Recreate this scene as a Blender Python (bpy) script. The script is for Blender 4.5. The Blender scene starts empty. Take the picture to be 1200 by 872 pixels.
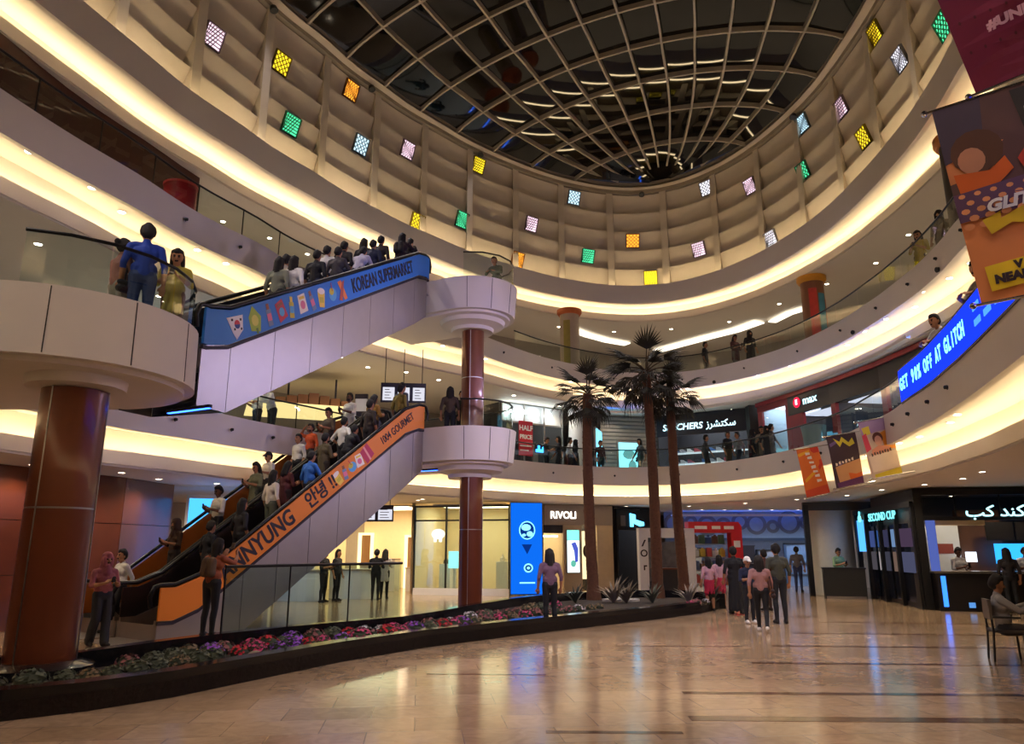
import bpy, bmesh, math, random
import numpy as np
from mathutils import Vector, Matrix

# ------------------------------------------------------------------ camera, world, exposure
FPX, CAM_H = 875.0, 1.7
PITCH = math.atan(207 / 875.0)
scene = bpy.context.scene
cam_d = bpy.data.cameras.new('camera'); cam_d.sensor_width = 36.0; cam_d.lens = FPX / 1200 * 36
cam_d.clip_start = 0.05; cam_d.clip_end = 300
cam = bpy.data.objects.new('camera', cam_d); scene.collection.objects.link(cam)
cam.location = (0, 0, CAM_H); cam.rotation_euler = (math.pi / 2 + PITCH, 0, 0)
scene.camera = cam
world = bpy.data.worlds.new('night'); scene.world = world; world.use_nodes = True
world.node_tree.nodes['Background'].inputs[0].default_value = (0.010, 0.010, 0.014, 1)
world.node_tree.nodes['Background'].inputs[1].default_value = 1.0
scene.view_settings.view_transform = 'Standard'; scene.view_settings.look = 'None'
scene.view_settings.gamma = 1.0; scene.view_settings.use_curve_mapping = False
scene.view_settings.exposure = 0.62
COVE_POWER = 17.0        # radiance of the LED strips hidden on the cove ledges
DOWN_POWER = 50.0        # watts of each ceiling downlight
SHOP_POWER = 1.0         # factor on the shop ceiling panels
scene.cycles.use_denoising = True
scene.cycles.max_bounces = 7; scene.cycles.diffuse_bounces = 4; scene.cycles.glossy_bounces = 3
scene.cycles.transparent_max_bounces = 12; scene.cycles.sample_clamp_indirect = 6.0
scene.cycles.caustics_reflective = False; scene.cycles.caustics_refractive = False

# ------------------------------------------------------------------ helpers
COL = scene.collection
PI = math.pi
rnd = random.Random(7)
cp, sp = math.cos(PITCH), math.sin(PITCH)
def at(x, y, z=None, Y=None):
    """point where the ray of photo pixel (x, y) meets height z or depth Y"""
    u, v = (x - 600) / FPX, (436 - y) / FPX
    d = Vector((u, cp - v * sp, sp + v * cp))
    t = (z - CAM_H) / d.z if z is not None else Y / d.y
    return d * t + Vector((0, 0, CAM_H))
def zat(x, y, Y): return at(x, y, Y=Y).z
def lin(c):
    return tuple(((k / 255) / 12.92 if k / 255 <= .04045 else ((k / 255 + .055) / 1.055) ** 2.4) for k in c)
MATS = {}
def mat(name, col, rough=.5, metal=0.0, var=.10, scale=6.0, coat=0.0, spec=.5, bump=0.0):
    if name in MATS: return MATS[name]
    m = bpy.data.materials.new(name); m.use_nodes = True; MATS[name] = m
    nt = m.node_tree; b = nt.nodes['Principled BSDF']
    c = lin(col)
    b.inputs['Roughness'].default_value = rough; b.inputs['Metallic'].default_value = metal
    b.inputs['Specular IOR Level'].default_value = spec; b.inputs['Coat Weight'].default_value = coat
    tc = nt.nodes.new('ShaderNodeTexCoord'); nz = nt.nodes.new('ShaderNodeTexNoise')
    nz.inputs['Scale'].default_value = scale; nz.inputs['Detail'].default_value = 3
    nt.links.new(tc.outputs['Object'], nz.inputs['Vector'])
    mx = nt.nodes.new('ShaderNodeMix'); mx.data_type = 'RGBA'
    mx.inputs['A'].default_value = (*[k * (1 - var) for k in c], 1)
    mx.inputs['B'].default_value = (*[min(1, k * (1 + var)) for k in c], 1)
    nt.links.new(nz.outputs['Fac'], mx.inputs['Factor']); nt.links.new(mx.outputs['Result'], b.inputs['Base Color'])
    if bump:
        bp = nt.nodes.new('ShaderNodeBump'); bp.inputs['Strength'].default_value = bump; bp.inputs['Distance'].default_value = .02
        nt.links.new(nz.outputs['Fac'], bp.inputs['Height']); nt.links.new(bp.outputs['Normal'], b.inputs['Normal'])
    return m
def glow(name, col, power, sampled=True):
    if name in MATS: return MATS[name]
    m = bpy.data.materials.new(name); m.use_nodes = True; MATS[name] = m
    nt = m.node_tree; nt.nodes.remove(nt.nodes['Principled BSDF'])
    e = nt.nodes.new('ShaderNodeEmission'); e.inputs[0].default_value = (*lin(col), 1); e.inputs[1].default_value = power
    nt.links.new(e.outputs[0], nt.nodes['Material Output'].inputs[0])
    if not sampled: m.cycles.emission_sampling = 'NONE'
    return m
def glass(name, tint=(235, 242, 240), rough=0.0, refl=1.0):
    if name in MATS: return MATS[name]
    m = bpy.data.materials.new(name); m.use_nodes = True; MATS[name] = m
    nt = m.node_tree; nt.nodes.remove(nt.nodes['Principled BSDF'])
    t = nt.nodes.new('ShaderNodeBsdfTransparent'); t.inputs[0].default_value = (*lin(tint), 1)
    g = nt.nodes.new('ShaderNodeBsdfGlossy'); g.inputs['Roughness'].default_value = rough; g.inputs[0].default_value = (refl, refl, refl, 1)
    lw = nt.nodes.new('ShaderNodeLayerWeight'); lw.inputs[0].default_value = .5
    pw = nt.nodes.new('ShaderNodeMath'); pw.operation = 'POWER'; pw.inputs[1].default_value = 4.0; nt.links.new(lw.outputs['Facing'], pw.inputs[0])
    fr = nt.nodes.new('ShaderNodeMath'); fr.operation = 'MULTIPLY_ADD'; fr.inputs[1].default_value = .9; fr.inputs[2].default_value = .05; nt.links.new(pw.outputs[0], fr.inputs[0])
    mx = nt.nodes.new('ShaderNodeMixShader')
    nt.links.new(fr.outputs[0], mx.inputs[0]); nt.links.new(t.outputs[0], mx.inputs[1]); nt.links.new(g.outputs[0], mx.inputs[2])
    nt.links.new(mx.outputs[0], nt.nodes['Material Output'].inputs[0])
    return m

def tag(o, label=None, cat=None, group=None, kind=None):
    for k, v in (('label', label), ('category', cat), ('group', group), ('kind', kind)):
        if v: o[k] = v
    return o
def thing(name, label, cat, loc=(0, 0, 0), rz=0.0, group=None, mtx=None):
    o = bpy.data.objects.new(name, None); COL.objects.link(o); o.empty_display_size = .1
    if mtx is not None: o.matrix_world = mtx
    else: o.location = loc; o.rotation_euler = (0, 0, rz)
    return tag(o, label, cat, group)
def frame(origin, ang):
    """local X along the wall, local Y up, local Z out of the wall; ang = 0 faces the -Y side"""
    c, s = math.cos(ang), math.sin(ang)
    m = Matrix(((c, 0, s, 0), (s, 0, -c, 0), (0, 1, 0, 0), (0, 0, 0, 1))); m.translation = Vector(origin)
    return m
def link(name, me, parent=None, loc=None, rot=None):
    o = bpy.data.objects.new(name, me); COL.objects.link(o)
    if parent is not None: o.parent = parent
    if loc is not None: o.location = loc
    if rot is not None: o.rotation_euler = rot
    return o
class MB:
    def __init__(self): self.v, self.f, self.m = [], [], []
    def add(self, vs, fs, mi=0):
        b = len(self.v); self.v += [tuple(p) for p in vs]
        self.f += [tuple(b + i for i in q) for q in fs]; self.m += [mi] * len(fs); return self
    def box(self, x0, x1, y0, y1, z0, z1, mi=0):
        vs = [(x, y, z) for z in (z0, z1) for y in (y0, y1) for x in (x0, x1)]
        return self.add(vs, [(0, 2, 3, 1), (4, 5, 7, 6), (0, 1, 5, 4), (2, 6, 7, 3), (0, 4, 6, 2), (1, 3, 7, 5)], mi)
    def cbox(self, c, s, mi=0):
        return self.box(c[0] - s[0] / 2, c[0] + s[0] / 2, c[1] - s[1] / 2, c[1] + s[1] / 2, c[2] - s[2] / 2, c[2] + s[2] / 2, mi)
    def bar(self, p, q, w, h, mi=0, up=(0, 0, 1)):
        p, q = Vector(p), Vector(q); d = (q - p).normalized(); u = Vector(up)
        s = d.cross(u)
        if s.length < 1e-4: s = d.cross(Vector((1, 0, 0)))
        s.normalize(); u = s.cross(d).normalized()
        vs = [e + s * a * w / 2 + u * b * h / 2 for e in (p, q) for a, b in ((-1, -1), (1, -1), (1, 1), (-1, 1))]
        return self.add(vs, [(0, 1, 2, 3), (7, 6, 5, 4), (0, 4, 5, 1), (1, 5, 6, 2), (2, 6, 7, 3), (3, 7, 4, 0)], mi)
    def prism(self, poly, z0, z1, mi=0):
        n = len(poly); vs = [(x, y, z0) for x, y in poly] + [(x, y, z1) for x, y in poly]
        return self.add(vs, [tuple(range(n - 1, -1, -1)), tuple(range(n, 2 * n))] + [(i, (i + 1) % n, n + (i + 1) % n, n + i) for i in range(n)], mi)
    def disc(self, cx, cy, r, z0, z1, n=20, mi=0, ry=None, a0=0.0):
        return self.prism([(cx + r * math.cos(a0 + 2 * PI * i / n), cy + (ry or r) * math.sin(a0 + 2 * PI * i / n)) for i in range(n)], z0, z1, mi)
    def tube(self, pts, r, n=8, mi=0, closed=False):
        pts = [Vector(p) for p in pts]; m = len(pts); rs = r if hasattr(r, '__len__') else [r] * m
        vs, fs = [], []; up = Vector((0, 0, 1)); prev = None
        for i, p in enumerate(pts):
            a = pts[i - 1] if i or closed else p; b = pts[(i + 1) % m] if i < m - 1 or closed else p
            d = (b - a).normalized()
            if prev is None:
                s = d.cross(up)
                if s.length < .05: s = d.cross(Vector((1, 0, 0)))
            else: s = prev - d * prev.dot(d)
            s.normalize(); prev = s; t = d.cross(s)
            vs += [p + (s * math.cos(2 * PI * k / n) + t * math.sin(2 * PI * k / n)) * rs[i] for k in range(n)]
        for i in range(m if closed else m - 1):
            j = (i + 1) % m
            fs += [(i * n + k, i * n + (k + 1) % n, j * n + (k + 1) % n, j * n + k) for k in range(n)]
        if not closed: fs += [tuple(range(n - 1, -1, -1)), tuple(range((m - 1) * n, m * n))]
        return self.add(vs, fs, mi)
    def lathe(self, prof, n=32, c=(0, 0, 0), mi=0, cap=True):
        vs = [(c[0] + r * math.cos(2 * PI * k / n), c[1] + r * math.sin(2 * PI * k / n), c[2] + z) for r, z in prof for k in range(n)]
        m = len(prof); fs = [(i * n + k, i * n + (k + 1) % n, (i + 1) * n + (k + 1) % n, (i + 1) * n + k) for i in range(m - 1) for k in range(n)]
        if cap: fs += [tuple(range(n - 1, -1, -1)), tuple(range((m - 1) * n, m * n))]
        return self.add(vs, fs, mi)
    def ball(self, c, r, nu=12, nv=8, mi=0):
        rr = r if hasattr(r, '__len__') else (r, r, r)
        prof = [(math.sin(PI * (i + .02) / (nv + .04)), -math.cos(PI * (i + .02) / (nv + .04))) for i in range(nv + 1)]
        b = len(self.v); self.lathe(prof, nu, (0, 0, 0), mi)
        self.v[b:] = [(c[0] + x * rr[0], c[1] + y * rr[1], c[2] + z * rr[2]) for x, y, z in self.v[b:]]
        return self
    def loft(self, loops, mi=0, cap=(True, True), closed=True):
        n = len(loops[0]); vs = [p for l in loops for p in l]; fs = []
        for i in range(len(loops) - 1):
            fs += [(i * n + k, i * n + (k + 1) % n, (i + 1) * n + (k + 1) % n, (i + 1) * n + k) for k in range(n if closed else n - 1)]
        if cap[0]: fs.append(tuple(range(n - 1, -1, -1)))
        if cap[1]: fs.append(tuple(range((len(loops) - 1) * n, len(loops) * n)))
        return self.add(vs, fs, mi)
    def mesh(self, name, mats, smooth=None, fix=True):
        me = bpy.data.meshes.new(name); me.from_pydata(self.v, [], self.f)
        for m in (mats if isinstance(mats, (list, tuple)) else [mats]): me.materials.append(m)
        if any(self.m): me.polygons.foreach_set('material_index', self.m)
        if fix:
            bm = bmesh.new(); bm.from_mesh(me); bmesh.ops.recalc_face_normals(bm, faces=bm.faces); bm.to_mesh(me); bm.free()
        if smooth is not None:
            me.polygons.foreach_set('use_smooth', [True] * len(me.polygons)); me.set_sharp_from_angle(angle=smooth)
        me.update(); return me
    def build(self, name, mats, parent=None, smooth=None, fix=True, loc=None, rot=None):
        return link(name, self.mesh(name, mats, smooth, fix), parent, loc, rot)
def text(s, size, m, parent, x, y, z=.02, name='lettering', ang=0.0, depth=.008, align='CENTER', sx=1.0, bold=0.0, shear=0.0):
    """flat lettering as a mesh in the parent's local XY plane"""
    cu = bpy.data.curves.new(name, 'FONT'); cu.body = s; cu.size = size; cu.extrude = depth; cu.align_x = align; cu.align_y = 'CENTER'
    cu.offset = bold; cu.shear = shear; cu.resolution_u = 3
    o = bpy.data.objects.new(name + '_tmp', cu); COL.objects.link(o)
    dg = bpy.context.evaluated_depsgraph_get(); me = bpy.data.meshes.new_from_object(o.evaluated_get(dg))
    bpy.data.objects.remove(o); bpy.data.curves.remove(cu)
    me.materials.clear(); me.materials.append(m)
    t = link(name, me, parent, (x, y, z), (0, 0, ang)); t.scale = (sx, 1, 1)
    return t

# ------------------------------------------------------------------ materials
WHITE = mat('white_plaster', (226, 218, 212), .55, var=.03, scale=2)
BAND = mat('cream_plaster', (222, 212, 198), .6, var=.03, scale=2)
DRUMW = mat('drum_plaster', (212, 200, 182), .7, var=.05, scale=3)
CEIL = mat('ceiling_plaster', (214, 205, 195), .7, var=.03, scale=2)
SLOT = mat('shadow_gap', (40, 36, 34), .6)
BLACK = mat('black_metal', (18, 18, 20), .4, var=.2)
RAIL = mat('dark_handrail', (30, 28, 28), .35, .6)
STEEL = mat('brushed_steel', (176, 172, 168), .32, 1.0, var=.06, scale=20)
CHROME = mat('chrome', (210, 210, 212), .12, 1.0)
CLAD = mat('escalator_cladding', (170, 164, 162), .40, 1.0, var=.05, scale=4)
RIB = mat('skylight_rib', (186, 176, 158), .45, .3, var=.1)
NIGHT = mat('night_glass', (7, 7, 7), .03, var=.3, spec=.5)
GLASS = glass('clear_glass', (226, 236, 232))
GREENGLASS = glass('green_glass', (190, 214, 202))
WOOD = mat('brown_veneer', (98, 46, 28), .32, var=.18, scale=3, coat=.3)
COLM = mat('copper_column', (112, 56, 34), .28, .25, var=.10, scale=5, coat=.35)
GRANITE = mat('black_granite', (24, 23, 24), .16, var=.35, scale=60)
LED_WARM = glow('led_warm', (255, 228, 172), COVE_POWER)
LAMP = glow('downlight_lens', (255, 240, 212), 14, sampled=False)
# ------------------------------------------------------------------ atrium plan, read off the ring edges in polar form about C0
C0 = (1.0, 17.0)
NA = 300
TH = np.arange(NA) * 2 * PI / NA
def ring(pts, smooth=3.0):
    a = np.array([math.atan2(y - C0[1], x - C0[0]) % (2 * PI) for x, y in pts]); r = np.array([math.hypot(x - C0[0], y - C0[1]) for x, y in pts])
    k = np.argsort(a); a, r = a[k], r[k]
    aa = np.concatenate([a - 2 * PI, a, a + 2 * PI]); rr = np.tile(r, 3)
    g = np.interp(TH, aa, rr)
    w = np.exp(-.5 * (np.arange(-12, 13) / (smooth * NA / 360)) ** 2); w /= w.sum()
    return np.convolve(np.concatenate([g[-12:], g, g[:12]]), w, 'valid')
D_PTS = [(-9.3, 13.9), (-8.8, 15.5), (-7.6, 18.7), (-6.2, 21.5), (-4.7, 24.1), (-2.8, 26.6), (-.3, 29.2), (1.8, 30.8), (4.4, 32), (6.2, 32.1), (7.8, 31.3), (9.4, 29.3), (10.3, 27), (10.9, 24.4),
         (11, 22), (10.95, 19.7), (10.7, 17.3), (10.2, 15), (9, 10), (7, 5), (4, 1), (0, -1.5), (-4, -1.3), (-7.5, 1.2), (-9.4, 5), (-9.9, 9)]
L2_PTS = [(-8.8, 9), (-8.4, 10.9), (-7.5, 13.8), (-6.3, 17.2), (-5, 20), (-3.3, 22.8), (-1.3, 25), (.1, 27.2), (1.5, 29), (2.8, 30), (4.1, 31), (6, 31.7), (8, 31), (9.5, 28.9), (10.1, 27.8), (10.8, 25), (10.95, 22.5),
          (10.9, 20.2), (10.7, 18), (10.2, 15.9), (9.5, 12), (8, 7), (5, 2), (0, -1.5), (-5, -.5), (-8, 4)]
L1_PTS = [(-9.6, 9), (-9.2, 11.5), (-8.7, 13.6), (-7.1, 17.6), (-5.5, 20.8), (-3.6, 23.6), (-1.6, 25.8), (.1, 27.5), (2.1, 29.4), (3.7, 30.2), (5.3, 30.4), (7, 29.6), (8.3, 27.9), (9.1, 25.5), (9.3, 23.9), (9.25, 19.5),
          (8.5, 16), (7.5, 12.7), (6.2, 9.3), (5.0, 6.3), (3.9, 3.6), (2.6, 1.0), (.5, -1.2), (-3, -2), (-6.5, -.5), (-8.7, 3.2)]
FD, F2, F1 = ring(D_PTS), ring(L2_PTS), ring(L1_PTS, 4.2)
_k = np.arange(-40, 41); _w = np.exp(-.5 * (_k / 9.0) ** 2); _w /= _w.sum()      # the stretch with the LED parapet is an even sweep
_soft = np.convolve(np.concatenate([F1[-40:], F1, F1[:40]]), _w, 'valid')
_d = (TH - (2 * PI - .95) + PI) % (2 * PI) - PI; _m = np.clip(1.5 - np.abs(_d) / .75, 0, 1); F1 = F1 * (1 - _m) + _soft * _m
CX, SY = np.cos(TH), np.sin(TH)
def loop(r, z): return [(C0[0] + r[i] * CX[i], C0[1] + r[i] * SY[i], z) for i in range(NA)]
def rad(F, x, y):
    a = math.atan2(y - C0[1], x - C0[0]) % (2 * PI); return float(np.interp(a, np.append(TH, 2 * PI), np.append(F, F[0])))
def pol(F, ang, dr, z):
    """point on ring F at angle ang (radians), dr outward"""
    r = float(np.interp(ang % (2 * PI), np.append(TH, 2 * PI), np.append(F, F[0]))) + dr
    return Vector((C0[0] + r * math.cos(ang), C0[1] + r * math.sin(ang), z))
def ang_of(p): return math.atan2(p[1] - C0[1], p[0] - C0[0])
def arc(F, a0, a1, dr, z, n):
    return [pol(F, a0 + (a1 - a0) * i / n, dr, z) for i in range(n + 1)]
def band(name, secs, m, label, cat='trim', kind='structure', parent=None, smooth=.6):
    b = MB(); b.loft([loop(r, z) for r, z in secs], cap=(False, False))
    o = b.build(name, m, parent, smooth=smooth, fix=False)
    if parent is None: tag(o, label, cat, kind=kind)
    return o

# floor --------------------------------------------------------------------------------------
def floor_material():
    m = bpy.data.materials.new('polished_marble'); m.use_nodes = True; nt = m.node_tree; b = nt.nodes['Principled BSDF']
    tc = nt.nodes.new('ShaderNodeTexCoord'); mp = nt.nodes.new('ShaderNodeMapping'); mp.inputs['Rotation'].default_value[2] = -.12
    nt.links.new(tc.outputs['Object'], mp.inputs[0])
    br = nt.nodes.new('ShaderNodeTexBrick'); br.offset = .5
    br.inputs['Scale'].default_value = 1.0; br.inputs['Brick Width'].default_value = .9; br.inputs['Row Height'].default_value = .6
    br.inputs['Mortar Size'].default_value = .004; br.inputs['Bias'].default_value = -.1
    br.inputs['Color1'].default_value = (*lin((196, 168, 138)), 1); br.inputs['Color2'].default_value = (*lin((174, 146, 116)), 1); br.inputs['Mortar'].default_value = (*lin((140, 116, 94)), 1)
    nt.links.new(mp.outputs[0], br.inputs['Vector'])
    n1 = nt.nodes.new('ShaderNodeTexNoise'); n1.inputs['Scale'].default_value = .35; n1.inputs['Detail'].default_value = 6; n1.inputs['Distortion'].default_value = 1.2
    nt.links.new(mp.outputs[0], n1.inputs['Vector'])
    n2 = nt.nodes.new('ShaderNodeTexNoise'); n2.inputs['Scale'].default_value = 3.5; n2.inputs['Detail'].default_value = 8; n2.inputs['Distortion'].default_value = 2
    nt.links.new(mp.outputs[0], n2.inputs['Vector'])
    rp = nt.nodes.new('ShaderNodeValToRGB'); rp.color_ramp.elements[0].position = .3; rp.color_ramp.elements[1].position = .75
    rp.color_ramp.elements[0].color = (.62, .58, .54, 1); rp.color_ramp.elements[1].color = (1.1, 1.08, 1.04, 1)
    mixn = nt.nodes.new('ShaderNodeMix'); mixn.data_type = 'FLOAT'; mixn.inputs['Factor'].default_value = .5
    nt.links.new(n1.outputs['Fac'], mixn.inputs['A']); nt.links.new(n2.outputs['Fac'], mixn.inputs['B']); nt.links.new(mixn.outputs['Result'], rp.inputs[0])
    mu = nt.nodes.new('ShaderNodeMix'); mu.data_type = 'RGBA'; mu.blend_type = 'MULTIPLY'; mu.inputs['Factor'].default_value = 1
    nt.links.new(br.outputs['Color'], mu.inputs['A']); nt.links.new(rp.outputs[0], mu.inputs['B']); nt.links.new(mu.outputs['Result'], b.inputs['Base Color'])
    rr = nt.nodes.new('ShaderNodeMapRange'); rr.inputs['To Min'].default_value = .10; rr.inputs['To Max'].default_value = .20
    nt.links.new(n2.outputs['Fac'], rr.inputs[0]); nt.links.new(rr.outputs[0], b.inputs['Roughness'])
    b.inputs['Specular IOR Level'].default_value = .6
    bp = nt.nodes.new('ShaderNodeBump'); bp.inputs['Strength'].default_value = .05; bp.inputs['Distance'].default_value = .03
    nt.links.new(n1.outputs['Fac'], bp.inputs['Height']); nt.links.new(bp.outputs['Normal'], b.inputs['Normal'])
    return m
MARBLE = floor_material()
fl = MB().box(-24, 32, -12, 56, -.3, 0).build('floor', MARBLE)
tag(fl, 'polished beige marble floor of the atrium with mirror-like sheen', 'floor', kind='structure')
INLAY = mat('brown_marble_inlay', (96, 66, 46), .14, var=.3, scale=5)
for px0, px1, py, w in ((808, 1200, 842, .22), (800, 1200, 812, .15), (880, 1200, 777, .15), (905, 1200, 757, .13), (930, 1200, 742, .12), (960, 1180, 729, .12), (640, 800, 858, .1), (500, 640, 790, .08), (850, 960, 722, .1), (720, 870, 757, .07)):
    p, q = at(px0, py, z=0), at(px1, py + (3 if px1 > 1000 else 1), z=0)
    MB().bar((p.x, p.y, .0015), (q.x, q.y, .0015), w, .003).build('inlay_strip', INLAY, fl)

# balcony levels --------------------------------------------------------------------------------
def level(n, F, zt, gap, what, fh=.73):
    G = F + gap
    band('trim_%d' % n, [(F + .3, zt), (F, zt), (F, zt - fh), (F + .14, zt - fh), (F + .14, zt - fh + .14), (G + .38, zt - fh + .14), (G + .38, zt - 1.12)], WHITE,
         'white curved fascia edging the %s' % what, 'fascia')
    band('trim_%d' % (n + 1), [(G + .38, zt - 1.10), (G, zt - 1.10), (G, zt - 1.40), (G + .05, zt - 1.40), (G + .05, zt - 1.45)], BAND,
         'cream stepped band set back below the %s fascia' % what, 'cornice')
    g = band('cove_light', [(G + .13, zt - 1.085), (G + .20, zt - 1.085)], LED_WARM, 'warm light strip hidden on the ledge below the %s' % what, 'light strip', kind='thing')
    return G
G1 = level(1, F1, 4.9, .85, 'first gallery')
G2 = level(3, F2, 9.1, .85, 'second gallery')
G3 = level(5, FD, 13.3, .9, 'drum', fh=.85)
# floors and ceilings of the galleries
for nm, F, dr, z, m, lb in (('floor_first_gallery', F1, .02, 4.5, CEIL, 'pale stone floor of the first gallery'), ('floor_second_gallery', F2, .02, 8.7, CEIL, 'pale stone floor of the second gallery')):
    band(nm, [(F + .3, z + .4), (F + .3, z), (F + 11, z)], m, lb, 'floor')
band('ceiling_ground', [(G1 + .02, 3.45), (F1 + 14, 3.45)], CEIL, 'pale ceiling over the ground floor shops', 'ceiling')
band('ceiling_first_gallery', [(G2 + .02, 7.65), (F2 + 11, 7.65)], CEIL, 'pale ceiling over the first gallery', 'ceiling')
band('ceiling_second_gallery', [(G3 + .02, 11.85), (FD + 11, 11.85)], CEIL, 'pale ceiling over the second gallery', 'ceiling')
WALLM = mat('gallery_wall', (150, 138, 124), .7, var=.06)
band('wall_second_gallery', [(F2 + 8, 8.7), (F2 + 8, 11.88)], WALLM, 'plain beige wall behind the second gallery', 'wall')
band('wall_first_gallery', [(F1 + 7.5, 4.5), (F1 + 7.5, 7.68)], WALLM, 'plain beige wall behind the first gallery shops', 'wall')
band('wall_ground', [(F1 + 11, 0), (F1 + 11, 3.48)], WALLM, 'plain beige wall behind the ground floor shops', 'wall')
# roof slab round the drum so that no night sky leaks in
band('wall_drum_backing', [(FD + .3, 13.28), (FD + .74, 13.28), (FD + .74, 18.1), (FD - .1, 18.1)], DRUMW, 'plaster backing of the drum wall', 'wall')

# drum wall: bays of saw-tooth panels between pilasters -----------------------------------------
ZB, ZT, ROWS = 13.32, 17.95, 5
fine = np.linspace(0, 2 * PI, 3001)
rf = np.interp(fine, np.append(TH, 2 * PI), np.append(FD, FD[0]))
fx, fy = C0[0] + rf * np.cos(fine), C0[1] + rf * np.sin(fine)
cum = np.concatenate([[0], np.cumsum(np.hypot(np.diff(fx), np.diff(fy)))])
def arc_angle(s): return float(np.interp(s % cum[-1], cum, fine))
def arc_len(ang): return float(np.interp(ang % (2 * PI), fine, cum))
NB = round(cum[-1] / 2.45); BAYW = cum[-1] / NB
S0 = arc_len(ang_of(at(716, 333, z=13.3)))
drum = thing('wall_drum', 'cream drum wall of saw-tooth panels between pilasters under the skylight', 'wall', (C0[0], C0[1], ZB)); drum['kind'] = 'structure'
def off(p): return (p[0] - C0[0], p[1] - C0[1], p[2] - ZB)
rh = (ZT - ZB) / ROWS
for b in range(NB):
    s0 = S0 + b * BAYW
    aa = [arc_angle(s0 + .16 + (BAYW - .32) * k / 6) for k in range(7)]
    for r in range(ROWS):
        z0, z1 = ZB + r * rh, ZB + (r + 1) * rh
        lo = [off(pol(FD, a, .66, z0)) for a in aa]; hi = [off(pol(FD, a, .36, z1 - .05)) for a in aa]
        lip = [off(pol(FD, a, .67, z1 - .02)) for a in aa]
        MB().loft([lo, hi, lip], cap=(False, False), closed=False).build('panel', DRUMW, drum, smooth=.5, fix=False)
    a = arc_angle(s0); a2, a3 = arc_angle(s0 - .15), arc_angle(s0 + .15)
    poly = [off(pol(FD, a2, .32, 0)), off(pol(FD, a3, .32, 0)), off(pol(FD, a3, .7, 0)), off(pol(FD, a2, .7, 0))]
    MB().prism([(p[0], p[1]) for p in poly], 0, ZT - ZB).build('pilaster', DRUMW, drum)
band('trim_7', [(FD + .74, 17.95), (FD + .2, 17.95), (FD + .2, 18.22), (FD - .06, 18.22), (FD - .06, 18.36)], mat('ring_beam', (150, 140, 124), .6), 'grey ring beam carrying the skylight', 'ring beam')
band('cove_light', [(FD + .04, 13.312), (FD + .11, 13.312)], glow('led_drum', (255, 226, 174), COVE_POWER * .75), 'warm light strip washing the foot of the drum wall', 'light strip', kind='thing')

# skylight shell --------------------------------------------------------------------------------
sky = thing('skylight', 'domed skylight of dark night glass panes in a pale metal grid', 'skylight', (C0[0], C0[1], 18.1)); sky['kind'] = 'structure'
ax = Vector((7.3, 31.5, 0)) - Vector((C0[0], C0[1], 0)); ax.normalize(); nx = Vector((ax.y, -ax.x, 0))
ringpts = [Vector((fx[i] - C0[0], fy[i] - C0[1], 0)) for i in range(0, 3000, 3)]
rs = np.array([[p.dot(ax), p.dot(nx)] for p in ringpts])
SMIN, SMAX = rs[:, 0].min(), rs[:, 0].max()
def chord(s):
    d = rs[:, 0] - s; out = []
    for i in range(len(rs)):
        j = (i + 1) % len(rs)
        if d[i] * d[j] <= 0 and d[i] != d[j]: out.append(rs[i, 1] + (rs[j, 1] - rs[i, 1]) * d[i] / (d[i] - d[j]))
    return (min(out), max(out)) if len(out) > 1 else (0, 0)
WMAX = max(chord(s)[1] - chord(s)[0] for s in np.linspace(SMIN, SMAX, 30)[1:-1])
def shell(s, t, dz=0.0):
    a, b = chord(s); w = (b - a); c = (a + b) / 2 + t * w / 2
    z = 2.3 * max(0, w / WMAX) * max(0, 1 - t * t) ** .8
    p = ax * s + nx * c; return (p.x, p.y, z + dz)
NS, NT = 18, 12
ss = [SMIN + .02 + (SMAX - SMIN - .04) * (k / NS) for k in range(NS + 1)]; tt = [-1 + 2 * k / NT for k in range(NT + 1)]
for j in range(1, NT):
    ps = [shell(SMIN + 1.2 + (SMAX - SMIN - 1.9) * k / 60, tt[j]) for k in range(61)]
    b = MB(); up = (0, 0, 1)
    L = []
    for i, p in enumerate(ps):
        q = Vector(ps[min(i + 1, 60)]) - Vector(ps[max(i - 1, 0)]); sd = q.cross(Vector((0, 0, 1))).normalized() * .038
        v = Vector(p); L.append([v - sd, v + sd, v + sd + Vector((0, 0, .22)), v - sd + Vector((0, 0, .22))])
    b.loft(L).build('long_rib', RIB, sky, smooth=.5)
for i in range(1, NS):
    ps = [shell(ss[i], -1 + 2 * k / 40) for k in range(41)]; b = MB(); L = []
    for p in ps:
        v = Vector(p); sd = ax * .04; L.append([v - sd, v + sd, v + sd + Vector((0, 0, .24)), v - sd + Vector((0, 0, .24))])
    b.loft(L).build('cross_rib', RIB, sky, smooth=.5)
for i in range(NS):
    for j in range(NT):
        q = [shell(ss[i], tt[j], .2), shell(ss[i + 1], tt[j], .2), shell(ss[i + 1], tt[j + 1], .2), shell(ss[i], tt[j + 1], .2)]
        MB().add(q, [(0, 1, 2, 3)]).build('pane', NIGHT, sky, fix=False)

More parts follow.
